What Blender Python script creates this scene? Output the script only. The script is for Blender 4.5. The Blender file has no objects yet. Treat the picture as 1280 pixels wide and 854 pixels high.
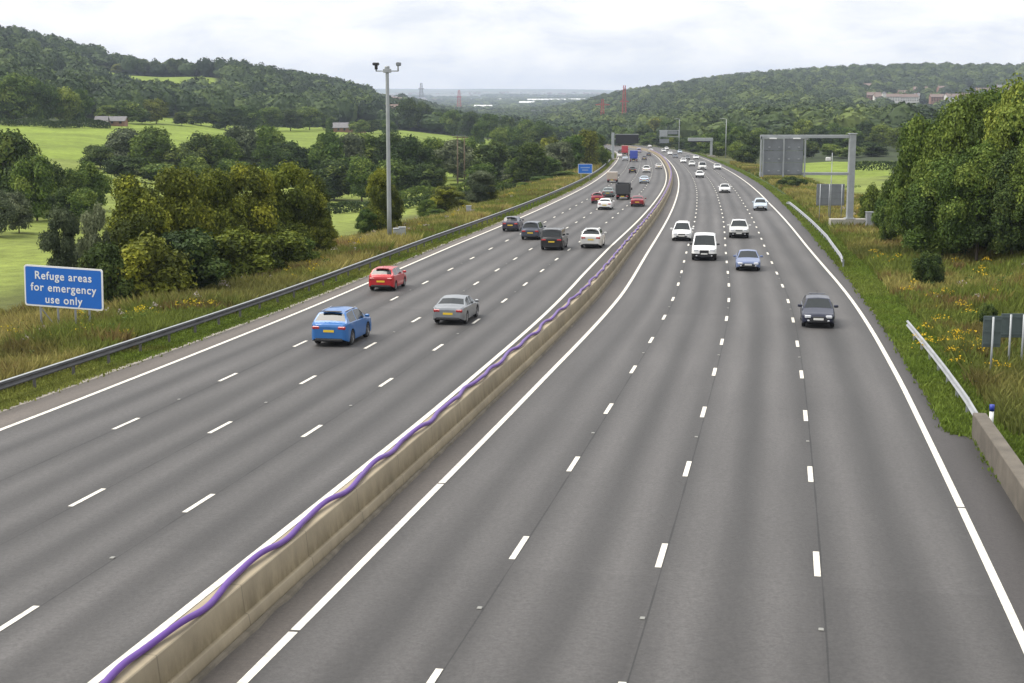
import bpy, math, random
import numpy as np
from mathutils import Vector
rng = np.random.default_rng(7); random.seed(7)
scene = bpy.context.scene
COL = scene.collection
rad = math.radians

# ------------------------------------------------------------------ camera model
F, HC, HZ, VH = 1800.0, 10.3, 118.0, 160.0
TH = math.atan((427-HZ)/F)
SL = math.tan(TH-math.atan((427-VH)/F))          # the road falls away from the bridge
def ray(u, v):
    a = (u-640)/F; b = (v-427)/F
    dy = math.cos(TH)-b*math.sin(TH); dz = -math.sin(TH)-b*math.cos(TH)
    return a/dy, dz/dy
def onroad(u, v, h=0):
    q, e = ray(u, v); Y = -(HC-h)/(e+SL)
    return q*Y, Y
def q_of(u): return (u-640)/1826.0

# ------------------------------------------------------------------ road alignment
CY = np.array([-60,-20,0,25.5,31,46,60,68.5,79,95,117,132,150,188,230,256,314,336,400,465,590,680,772,950,1200.])
CX = np.array([0,0,0,-6.47,-5.35,-2.5,.0,1.55,3.68,6.0,9.15,11.35,14.1,19.5,24.95,28.4,34.6,37.1,42.8,48.9,58.5,62.0,63.5,56,28.])
CX[:3] = -6.47-(25.5-CY[:3])*.19
yf = np.arange(-60, 1201, 2.0); xf = np.interp(yf, CY, CX)
def smooth(a, n, it=3):
    for _ in range(it):
        p = np.concatenate([2*a[0]-a[n:0:-1], a, 2*a[-1]-a[-2:-n-2:-1]])
        a = np.convolve(p, np.ones(2*n+1)/(2*n+1), 'valid')
    return a
xs1 = smooth(xf, 6); xs2 = smooth(xf, 22)
wgt = np.clip((yf-100)/150, 0, 1); xf = xs1*(1-wgt)+xs2*wgt
SS = np.concatenate([[0], np.cumsum(np.hypot(np.diff(xf), np.diff(yf)))])      # arc length
hf = np.arctan(np.gradient(xf, yf))
def cen(y): return np.interp(y, yf, xf)
def head(y): return np.interp(y, yf, hf)
def s_of_y(y): return np.interp(y, yf, SS)
def at_s(s, off, h=0.0):
    y = np.interp(s, SS, yf); x = np.interp(s, SS, xf); a = np.interp(s, SS, hf)
    X = x+off*np.cos(a); Y = y-off*np.sin(a)
    return X, Y, -SL*Y+h
def tab(y, ys, vs): return np.interp(y, ys, vs)
def oRL(y): return tab(y, [25, 60, 90, 130, 160, 300], [1.35, 1.52, 1.78, 1.75, 1.7, 1.5])
def oLR(y): return -tab(y, [25, 50, 75, 100, 125, 160, 200, 260, 500], [1.40, 1.38, 1.6, 1.85, 1.8, 1.5, 1.25, .95, .95])
def oRR(y): return oRL(y)+tab(y, [30, 60, 90, 130, 200, 600], [14.72, 14.5, 13.95, 13.5, 12.95, 12.6])
def oLL(y): return oLR(y)-tab(y, [30, 60, 120, 600], [13.92, 13.85, 13.8, 13.8])
FR = [.235, .475, .727]
def oE(y): return oRR(y)+tab(y, [30, 50.2, 51.0, 90, 110, 135, 240, 500], [1.45, 1.45, .7, .75, 1.1, 1.3, 2.2, 2.0])   # tarmac edge right
def oW(y): return oLL(y)-tab(y, [50, 90, 600], [1.55, 1.0, 1.0])
SA = np.concatenate([np.arange(s_of_y(-50), s_of_y(300), 1.5), np.arange(s_of_y(300), SS[-1], 5.0)])
YA = np.interp(SA, SS, yf)

# ------------------------------------------------------------------ helpers
def tag(o, label=None, cat=None, group=None, kind=None):
    if label: o['label'] = label
    if cat: o['category'] = cat
    if group: o['group'] = group
    if kind: o['kind'] = kind
    return o
def empty(name, loc, rz=0.0):
    o = bpy.data.objects.new(name, None); COL.objects.link(o)
    o.location = loc; o.rotation_euler = (0, 0, rz); o.empty_display_size = .3
    return o
def np_mesh(name, V, faces, smooth_=False):
    me = bpy.data.meshes.new(name)
    V = np.asarray(V, np.float32).reshape(-1, 3)
    faces = [np.asarray(f, np.int32) for f in faces if len(f)]
    me.vertices.add(len(V)); me.vertices.foreach_set('co', V.ravel())
    tot = np.concatenate([np.full(len(f), f.shape[1], np.int32) for f in faces])
    loops = np.concatenate([f.ravel() for f in faces])
    me.loops.add(len(loops)); me.loops.foreach_set('vertex_index', loops)
    me.polygons.add(len(tot))
    st = np.concatenate([[0], np.cumsum(tot)[:-1]]).astype(np.int32)
    me.polygons.foreach_set('loop_start', st); me.polygons.foreach_set('loop_total', tot)
    me.update(calc_edges=True)
    me.polygons.foreach_set('use_smooth', np.full(len(tot), smooth_))
    return me
def link(name, me, mat, parent=None):
    o = bpy.data.objects.new(name, me); COL.objects.link(o)
    if mat is not None and not me.materials: me.materials.append(mat)
    if parent is not None: o.parent = parent
    return o
def fattr(me, name, vals, dom='FACE'):
    a = me.attributes.new(name, 'FLOAT', dom); a.data.foreach_set('value', np.asarray(vals, np.float32))
def cattr(me, name, cols, dom='POINT'):
    a = me.attributes.new(name, 'FLOAT_COLOR', dom)
    c = np.ones((len(cols), 4), np.float32); c[:, :3] = cols; a.data.foreach_set('color', c.ravel())
class MB:
    def __init__(s): s.v = []; s.f = []; s.sm = []
    def add(s, vs, fs, sm=False):
        b = len(s.v); s.v += [tuple(map(float, p)) for p in vs]; s.f += [[b+i for i in f] for f in fs]; s.sm += [sm]*len(fs)
        return s
    def box(s, x0, x1, y0, y1, z0, z1, b=0.0):
        if b <= 0:
            vs = [(x, y, z) for z in (z0, z1) for y in (y0, y1) for x in (x0, x1)]
            return s.add(vs, [(0,2,3,1),(4,5,7,6),(0,1,5,4),(2,6,7,3),(0,4,6,2),(1,3,7,5)])
        rings = []
        for z, i in ((z0, b), (z0+b, 0), (z1-b, 0), (z1, b)):
            X0, X1, Y0, Y1 = x0+i, x1-i, y0+i, y1-i
            rings.append([(X0+b,Y0,z),(X1-b,Y0,z),(X1,Y0+b,z),(X1,Y1-b,z),(X1-b,Y1,z),(X0+b,Y1,z),(X0,Y1-b,z),(X0,Y0+b,z)])
        return s.loft(rings, closed=True, caps=True)
    def loft(s, rings, closed=True, caps=False, sm=False):
        n = len(rings[0]); vs = [p for r in rings for p in r]; fs = []
        for i in range(len(rings)-1):
            for j in range(n if closed else n-1):
                k = (j+1) % n; fs.append((i*n+j, i*n+k, (i+1)*n+k, (i+1)*n+j))
        s.add(vs, fs, sm)
        if caps:
            b = len(s.v)-len(vs)
            s.f += [[b+i for i in range(n)][::-1], [b+(len(rings)-1)*n+i for i in range(n)]]; s.sm += [False, False]
        return s
    def tube(s, p0, p1, r0, r1=None, n=8, caps=True):
        r1 = r0 if r1 is None else r1
        p0 = Vector(p0); p1 = Vector(p1); d = (p1-p0).normalized()
        a = d.orthogonal().normalized(); b = d.cross(a); R = []
        for p, r in ((p0, r0), (p1, r1)):
            R.append([p+a*r*math.cos(2*math.pi*k/n)+b*r*math.sin(2*math.pi*k/n) for k in range(n)])
        return s.loft(R, True, caps, n > 5)
    def bar(s, p0, p1, w, h=None):
        h = h or w; p0 = Vector(p0); p1 = Vector(p1); d = (p1-p0).normalized()
        up = Vector((0, 0, 1)) if abs(d.z) < .95 else Vector((1, 0, 0))
        a = d.cross(up).normalized(); b = a.cross(d)
        R = [[p+a*x*w/2+b*z*h/2 for x, z in ((-1,-1),(1,-1),(1,1),(-1,1))] for p in (p0, p1)]
        return s.loft(R, True, True)
    def mesh(s, name):
        me = bpy.data.meshes.new(name); me.from_pydata(s.v, [], s.f); me.update()
        me.polygons.foreach_set('use_smooth', s.sm)
        return me
    def build(s, name, mat, parent=None): return link(name, s.mesh(name), mat, parent)

# ------------------------------------------------------------------ materials
def nodes(m): return m.node_tree.nodes, m.node_tree.links
def mat(name, col, rough=.6, metal=0.0, var=.0, vscale=3.0, coat=0.0, spec=.5, emit=None, bump=0.0, bscale=40.0, alpha=None):
    m = bpy.data.materials.new(name); m.use_nodes = True
    N, Lk = nodes(m); B = N['Principled BSDF']
    B.inputs['Base Color'].default_value = (*col, 1); B.inputs['Roughness'].default_value = rough
    B.inputs['Metallic'].default_value = metal; B.inputs['Coat Weight'].default_value = coat
    B.inputs['Coat Roughness'].default_value = .14; B.inputs['Specular IOR Level'].default_value = spec
    if var > 0 or bump > 0:
        tc = N.new('ShaderNodeTexCoord')
        nz = N.new('ShaderNodeTexNoise'); nz.inputs['Scale'].default_value = vscale; nz.inputs['Detail'].default_value = 6; nz.inputs['Roughness'].default_value = .65
        Lk.new(tc.outputs['Object'], nz.inputs['Vector'])
        mr = N.new('ShaderNodeMapRange'); mr.inputs[1].default_value = .3; mr.inputs[2].default_value = .7
        mr.inputs[3].default_value = 1-var; mr.inputs[4].default_value = 1+var
        Lk.new(nz.outputs['Fac'], mr.inputs[0])
        mx = N.new('ShaderNodeMix'); mx.data_type = 'RGBA'; mx.blend_type = 'MULTIPLY'; mx.inputs[0].default_value = 1
        mx.inputs[6].default_value = (*col, 1); Lk.new(mr.outputs[0], mx.inputs[7]); Lk.new(mx.outputs[2], B.inputs['Base Color'])
    if bump > 0:
        n2 = N.new('ShaderNodeTexNoise'); n2.inputs['Scale'].default_value = bscale; n2.inputs['Detail'].default_value = 4
        Lk.new(tc.outputs['Object'], n2.inputs['Vector'])
        bp = N.new('ShaderNodeBump'); bp.inputs['Strength'].default_value = bump; bp.inputs['Distance'].default_value = .02
        Lk.new(n2.outputs['Fac'], bp.inputs['Height']); Lk.new(bp.outputs[0], B.inputs['Normal'])
    return m
def leafmat(name, c1, c2, c3, trans=.14):
    m = bpy.data.materials.new(name); m.use_nodes = True; N, Lk = nodes(m)
    B = N['Principled BSDF']; B.inputs['Roughness'].default_value = .75; B.inputs['Specular IOR Level'].default_value = .25
    at = N.new('ShaderNodeAttribute'); at.attribute_name = 'tint'
    oi = N.new('ShaderNodeObjectInfo')
    cr = N.new('ShaderNodeValToRGB'); e = cr.color_ramp.elements
    e[0].position = .0; e[0].color = (*c1, 1); e[1].position = 1; e[1].color = (*c3, 1)
    k = cr.color_ramp.elements.new(.55); k.color = (*c2, 1)
    Lk.new(at.outputs['Fac'], cr.inputs[0])
    hs = N.new('ShaderNodeHueSaturation')
    m1 = N.new('ShaderNodeMapRange'); m1.inputs[3].default_value = .488; m1.inputs[4].default_value = .515; Lk.new(oi.outputs['Random'], m1.inputs[0])
    m2 = N.new('ShaderNodeMapRange'); m2.inputs[3].default_value = 1.2; m2.inputs[4].default_value = .8; Lk.new(oi.outputs['Random'], m2.inputs[0])
    Lk.new(m1.outputs[0], hs.inputs['Hue']); Lk.new(m2.outputs[0], hs.inputs['Value']); Lk.new(cr.outputs[0], hs.inputs['Color'])
    Lk.new(hs.outputs[0], B.inputs['Base Color'])
    T = N.new('ShaderNodeBsdfTranslucent'); Lk.new(hs.outputs[0], T.inputs['Color'])
    mx = N.new('ShaderNodeMixShader'); mx.inputs[0].default_value = trans
    Lk.new(B.outputs[0], mx.inputs[1]); Lk.new(T.outputs[0], mx.inputs[2]); Lk.new(mx.outputs[0], N['Material Output'].inputs[0])
    return m
M = {}
M['steel'] = mat('galvanised_steel', (.34,.36,.37), .5, .25, .12, 1.5)
M['rail'] = mat('rail_steel', (.36,.37,.38), .42, .5, .22, .8)
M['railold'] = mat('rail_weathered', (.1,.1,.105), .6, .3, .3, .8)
M['post'] = mat('post_steel', (.12,.115,.11), .7, .3, .25, 2)
M['postgrey'] = mat('grey_paint', (.33,.34,.36), .5, .1, .1, 2)
M['signblue'] = mat('sign_blue', (.008,.13,.52), .45, 0, .05, 1)
M['white'] = mat('white_paint', (.78,.78,.76), .5, 0, .06, 2)
M['sheet'] = mat('sign_back_sheet', (.2,.215,.23), .55, .1, .12, 1.2)
M['sheetgreen'] = mat('sign_back_greenish', (.075,.1,.1), .6, 0, .15, 2)
M['dark'] = mat('dark_panel', (.012,.012,.015), .5)
M['black'] = mat('black_plastic', (.015,.015,.017), .5)
M['tyre'] = mat('tyre_rubber', (.012,.012,.012), .85)
M['rim'] = mat('alloy', (.3,.3,.31), .35, .8)
M['glass'] = mat('car_glass', (.01,.014,.015), .05, 0, 0, spec=.6)
M['under'] = mat('underbody', (.008,.008,.008), .9)
M['plate_y'] = mat('rear_plate_yellow', (.72,.5,.03), .5)
M['plate_w'] = mat('front_plate_white', (.7,.7,.66), .5)
M['tail'] = mat('tail_lamp', (.35,.01,.012), .2, 0, 0, coat=1)
M['head'] = mat('head_lamp', (.72,.74,.78), .15, .3, 0, coat=1)
M['chrome'] = mat('chrome', (.6,.6,.62), .2, 1)
M['trunk'] = mat('bark', (.09,.07,.05), .9, 0, .3, 3)
M['wood_pole'] = mat('pole_wood', (.12,.09,.06), .9, 0, .2, 2)
M['red'] = mat('red_steel', (.4,.03,.025), .6, 0, .2, .05)
M['brick'] = mat('brick_wall', (.24,.13,.09), .9, 0, .15, .5)
M['render_w'] = mat('white_wall', (.62,.6,.56), .8, 0, .1, .5)
M['tile'] = mat('roof_tile', (.17,.125,.105), .85, 0, .2, .6)
M['slate'] = mat('roof_slate', (.15,.145,.15), .8, 0, .2, .6)
M['purple'] = mat('purple_duct', (.105,.035,.25), .36, 0, .1, 4)
M['conc'] = mat('concrete', (.3,.27,.22), .9, 0, .2, 1.1, bump=.3)
LEAF = {
 'dark': leafmat('leaves_dark', (0.021, 0.039, 0.009), (0.056, 0.091, 0.019), (0.121, 0.156, 0.032)),
 'green': leafmat('leaves_green', (0.035, 0.065, 0.010), (0.091, 0.146, 0.022), (0.181, 0.234, 0.042)),
 'olive': leafmat('leaves_olive', (.045,.06,.008), (.13,.155,.017), (.27,.285,.03)),
 'grey': leafmat('leaves_greygreen', (0.047, 0.065, 0.031), (0.100, 0.124, 0.062), (0.174, 0.202, 0.111)),
 'bright': leafmat('leaves_bright', (0.048, 0.078, 0.012), (0.131, 0.182, 0.027), (0.241, 0.293, 0.049)),
 'bluish': leafmat('leaves_far', (0.016, 0.033, 0.010), (0.048, 0.078, 0.021), (0.110, 0.150, 0.037)),
}
def vcolmat(name, rough=.95, noise=.25, scales=(.05, .6, 6.0), trans=0):
    m = bpy.data.materials.new(name); m.use_nodes = True; N, Lk = nodes(m)
    B = N['Principled BSDF']; B.inputs['Roughness'].default_value = rough; B.inputs['Specular IOR Level'].default_value = .2
    at = N.new('ShaderNodeAttribute'); at.attribute_name = 'gcol'; tc = N.new('ShaderNodeTexCoord')
    cur = at.outputs['Color']
    for sc in scales:
        nz = N.new('ShaderNodeTexNoise'); nz.inputs['Scale'].default_value = sc; nz.inputs['Detail'].default_value = 5; nz.inputs['Roughness'].default_value = .6
        Lk.new(tc.outputs['Object'], nz.inputs['Vector'])
        mr = N.new('ShaderNodeMapRange'); mr.inputs[1].default_value = .32; mr.inputs[2].default_value = .68
        mr.inputs[3].default_value = 1-noise; mr.inputs[4].default_value = 1+noise; Lk.new(nz.outputs['Fac'], mr.inputs[0])
        mx = N.new('ShaderNodeMix'); mx.data_type = 'RGBA'; mx.blend_type = 'MULTIPLY'; mx.inputs[0].default_value = 1
        Lk.new(cur, mx.inputs[6]); Lk.new(mr.outputs[0], mx.inputs[7]); cur = mx.outputs[2]
    Lk.new(cur, B.inputs['Base Color'])
    if trans:
        T = N.new('ShaderNodeBsdfTranslucent'); Lk.new(cur, T.inputs['Color']); ms = N.new('ShaderNodeMixShader'); ms.inputs[0].default_value = trans
        Lk.new(B.outputs[0], ms.inputs[1]); Lk.new(T.outputs[0], ms.inputs[2]); Lk.new(ms.outputs[0], N['Material Output'].inputs[0])
    return m
M['ground'] = vcolmat('ground_cover')
M['grass'] = vcolmat('grass_blades', noise=.12, scales=(.5,), trans=.3)

def asphalt():
    m = bpy.data.materials.new('asphalt'); m.use_nodes = True; N, Lk = nodes(m); B = N['Principled BSDF']
    B.inputs['Roughness'].default_value = .68; B.inputs['Specular IOR Level'].default_value = .5
    uv = N.new('ShaderNodeUVMap'); uv.uv_map = 'lane'
    sp = N.new('ShaderNodeSeparateXYZ'); Lk.new(uv.outputs[0], sp.inputs[0])
    def math_(op, a, b=None, c=None):
        n = N.new('ShaderNodeMath'); n.operation = op
        for i, x in enumerate((a, b, c)):
            if x is None: continue
            if isinstance(x, (int, float)): n.inputs[i].default_value = x
            else: Lk.new(x, n.inputs[i])
        return n.outputs[0]
    # lane coordinate (0..1 in each lane): two tyre tracks polished pale, oil and lane joints darker
    wob = N.new('ShaderNodeTexNoise'); wob.noise_dimensions = '1D'; wob.inputs['Scale'].default_value = .012
    Lk.new(sp.outputs[1], wob.inputs['W'])
    u = math_('ADD', sp.outputs[0], math_('MULTIPLY', math_('SUBTRACT', wob.outputs['Fac'], .5), .12))
    fr = math_('FRACT', u)
    c = math_('COSINE', math_('MULTIPLY', math_('SUBTRACT', fr, .5), 4*math.pi))      # -1 at .25/.75 (wheel tracks)
    ln = N.new('ShaderNodeTexNoise'); ln.noise_dimensions = '2D'; ln.inputs['Scale'].default_value = 1; ln.inputs['Detail'].default_value = 3
    cm = N.new('ShaderNodeCombineXYZ'); Lk.new(math_('MULTIPLY', sp.outputs[0], 1.6), cm.inputs[0]); Lk.new(math_('MULTIPLY', sp.outputs[1], .02), cm.inputs[1])
    Lk.new(cm.outputs[0], ln.inputs['Vector'])
    ce = math_('ABSOLUTE', math_('SUBTRACT', math_('FRACT', math_('ADD', sp.outputs[0], .5)), .5))
    sj = math_('ADD', .030, math_('MULTIPLY', math_('SUBTRACT', wob.outputs['Fac'], .5), .03))
    jn = N.new('ShaderNodeTexNoise'); jn.noise_dimensions = '1D'; jn.inputs['Scale'].default_value = .35; Lk.new(sp.outputs[1], jn.inputs['W'])
    joint = math_('MULTIPLY', math_('LESS_THAN', math_('ABSOLUTE', math_('SUBTRACT', math_('FRACT', math_('ADD', sp.outputs[0], sj)), .055)), math_('MULTIPLY', jn.outputs['Fac'], .011)), -.42)
    # transverse laying joints and patches: tone steps along the road
    pt = N.new('ShaderNodeTexWhiteNoise'); pt.noise_dimensions = '2D'
    cp = N.new('ShaderNodeCombineXYZ'); Lk.new(math_('FLOOR', sp.outputs[0]), cp.inputs[0]); Lk.new(math_('FLOOR', math_('MULTIPLY', sp.outputs[1], .021)), cp.inputs[1]); Lk.new(cp.outputs[0], pt.inputs['Vector'])
    amp = math_('MULTIPLY', math_('ADD', ln.outputs['Fac'], .0), .56)
    br = math_('SUBTRACT', 1.0, math_('MULTIPLY', c, amp))
    br = math_('ADD', br, joint)
    br = math_('MULTIPLY', br, math_('ADD', .89, math_('MULTIPLY', pt.outputs['Value'], .2)))
    tc = N.new('ShaderNodeTexCoord')
    g = N.new('ShaderNodeTexNoise'); g.inputs['Scale'].default_value = 9; g.inputs['Detail'].default_value = 8; g.inputs['Roughness'].default_value = .95
    Lk.new(tc.outputs['Object'], g.inputs['Vector'])
    br = math_('MULTIPLY', br, math_('MAXIMUM', .45, math_('SUBTRACT', math_('MULTIPLY', g.outputs['Fac'], 3.0), .5)))
    l2 = N.new('ShaderNodeTexNoise'); l2.inputs['Scale'].default_value = 1; l2.inputs['Detail'].default_value = 5
    cm2 = N.new('ShaderNodeCombineXYZ'); Lk.new(math_('MULTIPLY', sp.outputs[0], 5), cm2.inputs[0]); Lk.new(math_('MULTIPLY', sp.outputs[1], .07), cm2.inputs[1])
    Lk.new(cm2.outputs[0], l2.inputs['Vector'])
    br = math_('MULTIPLY', br, math_('ADD', .7, math_('MULTIPLY', l2.outputs['Fac'], .6)))
    l3 = N.new('ShaderNodeTexNoise'); l3.inputs['Scale'].default_value = .09; l3.inputs['Detail'].default_value = 4
    Lk.new(tc.outputs['Object'], l3.inputs['Vector'])
    br = math_('MULTIPLY', br, math_('ADD', .78, math_('MULTIPLY', l3.outputs['Fac'], .44)))
    mx = N.new('ShaderNodeMix'); mx.data_type = 'RGBA'; mx.blend_type = 'MULTIPLY'; mx.inputs[0].default_value = 1
    at = N.new('ShaderNodeAttribute'); at.attribute_name = 'gcol'
    Lk.new(at.outputs['Color'], mx.inputs[6]); Lk.new(br, mx.inputs[7]); Lk.new(mx.outputs[2], B.inputs['Base Color'])
    bp = N.new('ShaderNodeBump'); bp.inputs['Strength'].default_value = .5; bp.inputs['Distance'].default_value = .01
    Lk.new(g.outputs['Fac'], bp.inputs['Height']); Lk.new(bp.outputs[0], B.inputs['Normal'])
    return m
M['asphalt'] = asphalt()
def linemat():
    m = mat('road_paint', (.62,.59,.52), .75, 0, .3, 5.0, bump=.1); return m
M['line'] = linemat()
def medianmat():
    m = bpy.data.materials.new('weathered_concrete'); m.use_nodes = True; N, Lk = nodes(m); B = N['Principled BSDF']; B.inputs['Roughness'].default_value = .9
    uv = N.new('ShaderNodeUVMap'); uv.uv_map = 'lane'; mp = N.new('ShaderNodeMapping'); mp.inputs['Scale'].default_value = (.9, 2.2, 1)
    Lk.new(uv.outputs[0], mp.inputs[0])
    n1 = N.new('ShaderNodeTexNoise'); n1.inputs['Scale'].default_value = 1; n1.inputs['Detail'].default_value = 7; n1.inputs['Roughness'].default_value = .7; Lk.new(mp.outputs[0], n1.inputs['Vector'])
    cr = N.new('ShaderNodeValToRGB'); e = cr.color_ramp.elements
    e[0].position = .28; e[0].color = (.115,.088,.048,1); e[1].position = .75; e[1].color = (.3,.245,.155,1); k = e.new(.5); k.color = (.195,.155,.09,1)
    Lk.new(n1.outputs['Fac'], cr.inputs[0])
    sx = N.new('ShaderNodeSeparateXYZ'); Lk.new(uv.outputs[0], sx.inputs[0])
    def mm(op, a, b):
        n = N.new('ShaderNodeMath'); n.operation = op
        for i, x in enumerate((a, b)):
            if isinstance(x, (int, float)): n.inputs[i].default_value = x
            else: Lk.new(x, n.inputs[i])
        return n.outputs[0]
    jt = mm('LESS_THAN', mm('FRACT', mm('MULTIPLY', sx.outputs[1], 1/4.1), 0.0), .011)
    n2 = N.new('ShaderNodeTexNoise'); n2.inputs['Scale'].default_value = .35; n2.inputs['Detail'].default_value = 4; Lk.new(uv.outputs[0], n2.inputs['Vector'])
    tone = mm('MULTIPLY', mm('SUBTRACT', 1.0, mm('MULTIPLY', jt, .3)), mm('ADD', .5, mm('MULTIPLY', n2.outputs['Fac'], .9)))
    at = N.new('ShaderNodeAttribute'); at.attribute_name = 'tint'
    mx = N.new('ShaderNodeMix'); mx.data_type = 'RGBA'; mx.inputs[7].default_value = (.42,.36,.26,1)  # tint blends in a painted highlight, paler on the wall's top and ledges
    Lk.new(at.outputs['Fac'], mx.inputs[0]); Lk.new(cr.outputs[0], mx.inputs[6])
    m3 = N.new('ShaderNodeMix'); m3.data_type = 'RGBA'; m3.blend_type = 'MULTIPLY'; m3.inputs[0].default_value = 1; Lk.new(mx.outputs[2], m3.inputs[6]); Lk.new(tone, m3.inputs[7]); Lk.new(m3.outputs[2], B.inputs['Base Color'])
    bp = N.new('ShaderNodeBump'); bp.inputs['Strength'].default_value = .4; bp.inputs['Distance'].default_value = .02
    Lk.new(n1.outputs['Fac'], bp.inputs['Height']); Lk.new(bp.outputs[0], B.inputs['Normal'])
    return m
M['median'] = medianmat()

# ------------------------------------------------------------------ terrain
TC = {
 -900: [(20,0),(60,-2),(100,-5),(400,-4),(900,30),(1500,90),(2500,100),(14000,60)],
 -300: [(20,-.5),(60,-2),(100,-5),(200,-6),(400,-5),(700,5),(1000,40),(1500,88),(2500,80),(14000,60)],
 0:   [(20,-.5),(60,-1.8),(100,-4.5),(200,-6.5),(350,-5),(560,-1),(700,6),(1000,30),(1500,66),(2500,50),(14000,60)],
 100: [(20,-.5),(60,-1.8),(100,-4.5),(200,-6.5),(350,-6.5),(580,-2),(750,0),(1000,14),(1500,50),(2500,30),(14000,60)],
 150: [(20,-.5),(65,-1.9),(105,-4.7),(200,-6.7),(350,-8),(600,-3),(800,-1),(1050,3.5),(1150,15),(1300,26),(1450,36),(1700,30),(3000,10),(14000,60)],
 200: [(20,-.5),(70,-2),(110,-5),(200,-7),(350,-9),(600,-3.5),(800,-1),(1060,3.5),(1150,15),(1300,27),(1700,20),(3000,0),(14000,60)],
 255: [(20,-.5),(75,-2.1),(115,-5),(200,-8),(350,-10.5),(600,-6),(850,-3),(1080,4),(1160,15),(1320,28),(1750,20),(3000,0),(14000,60)],
 300: [(20,-.5),(80,-2.3),(120,-5),(200,-9),(300,-11.5),(500,-9),(900,-7),(1100,6),(1400,29),(1800,20),(3000,-5),(14000,60)],
 400: [(20,-.5),(100,-3),(150,-6),(200,-10),(300,-12),(500,-10),(900,-9),(1200,2),(1600,17),(2200,10),(3000,-10),(8000,-15),(14000,60)],
 450: [(20,-.5),(100,-3),(150,-6.5),(200,-10),(300,-12),(500,-10),(900,-10),(1300,-3),(1600,7),(2200,5),(3000,-20),(8000,-15),(14000,62)],
 500: [(20,-.5),(100,-3),(150,-6),(200,-9),(300,-12),(500,-10),(900,-11),(1400,-14),(1900,-8),(2300,1),(3000,-25),(5000,-34),(9000,-10),(14000,62)],
 550: [(20,-.5),(100,-3),(200,-8),(300,-11),(500,-11),(900,-14),(1400,-20),(2300,-20),(3500,-36),(5000,-36),(9000,-10),(14000,60)],
 600: [(20,-.5),(100,-3),(200,-8),(300,-10.5),(500,-12),(900,-16),(1300,-22),(2000,-32),(4000,-38),(8000,-18),(14000,62)],
 700: [(20,-.5),(100,-3),(200,-6),(300,-9),(500,-15),(900,-22),(1300,-27),(1900,-32),(2500,-26),(3200,-34),(8000,-18),(14000,60)],
 740: [(20,-.5),(200,-5),(500,-14),(900,-22),(1400,-26),(2000,-22),(2500,-8),(3200,-28),(8000,-15),(14000,55)],
 780: [(20,-.5),(200,-5),(500,-13),(900,-22),(1400,-25),(2000,-12),(2500,4),(3300,-20),(8000,-10),(14000,45)],
 820: [(20,-.5),(200,-5),(500,-13),(900,-21),(1400,-22),(2000,0),(2500,12),(3300,0),(14000,30)],
 850: [(20,-.5),(200,-5),(500,-13),(900,-20),(1300,-20),(2000,5),(2500,17.5),(3300,10),(14000,20)],
 900: [(20,-.5),(200,-5.5),(500,-13),(900,-18),(1250,-17),(2000,12),(2500,27),(3300,20),(14000,20)],
 950: [(20,-.4),(60,-1.2),(150,-4),(300,-9),(450,-12),(700,-15),(1200,-13),(1800,11),(2500,34),(3500,28),(14000,20)],
 1050:[(20,0),(60,-1),(110,-1.8),(180,-5.5),(300,-9.7),(450,-11),(700,-13),(1200,-14),(1500,-9),(1800,2),(2050,16),(2500,45),(3500,40),(14000,20)],
 1150:[(20,0),(60,-.8),(110,-1),(160,-2.5),(300,-8.5),(450,-10.5),(700,-12),(1200,-22),(1500,-17),(1680,-6),(1800,-2),(2000,9),(2200,26),(2500,49),(3500,45),(14000,20)],
 1280:[(20,.2),(60,-.2),(100,.3),(160,0),(300,-5),(700,-10),(1200,-18),(1500,-14),(1680,-4),(1800,0),(2000,12),(2200,28),(2500,48),(3500,45),(14000,20)],
 1600:[(20,.5),(60,.8),(120,2),(300,0),(700,0),(1200,10),(2500,50),(14000,20)],
 2500:[(20,1),(100,3),(700,8),(2500,50),(14000,20)],
}
lg = np.linspace(math.log(15), math.log(14000), 240)
cu = np.array(sorted(TC)); rows = np.array([np.interp(lg, np.log([p[0] for p in TC[c]]), [p[1] for p in TC[c]]) for c in cu])
ug = np.arange(-900, 2501, 10.0)
TG = np.array([np.interp(ug, cu, rows[:, k]) for k in range(len(lg))]).T
for _ in range(3):
    TG[1:-1] = (TG[:-2]+2*TG[1:-1]+TG[2:])/4
    TG[:, 1:-1] = (TG[:, :-2]+2*TG[:, 1:-1]+TG[:, 2:])/4
def vnoise(x, y, sc, seed=0):
    x = np.asarray(x)/sc+seed*17.3; y = np.asarray(y)/sc-seed*9.1
    xi = np.floor(x); yi = np.floor(y); fx = x-xi; fy = y-yi; fx = fx*fx*(3-2*fx); fy = fy*fy*(3-2*fy)
    def h(a, b):
        v = np.sin(a*127.1+b*311.7+seed*3.7)*43758.5453; return v-np.floor(v)
    return (h(xi, yi)*(1-fx)+h(xi+1, yi)*fx)*(1-fy)+(h(xi, yi+1)*(1-fx)+h(xi+1, yi+1)*fx)*fy
def sstep(a, b, x): t = np.clip((x-a)/(b-a), 0, 1); return t*t*(3-2*t)
def lat_of(X, Y): return (X-cen(Y))*np.cos(head(Y))
def base_z(X, Y):
    Yc = np.maximum(Y, 20.0); u = 640+1826*X/Yc
    fu = np.clip((u-ug[0])/10, 0, len(ug)-1.001); fd = np.clip((np.log(Yc)-lg[0])/(lg[1]-lg[0]), 0, len(lg)-1.001)
    a = fu.astype(int); b = fd.astype(int); p = fu-a; q = fd-b
    return TG[a, b]*(1-p)*(1-q)+TG[a+1, b]*p*(1-q)+TG[a, b+1]*(1-p)*q+TG[a+1, b+1]*p*q
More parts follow.
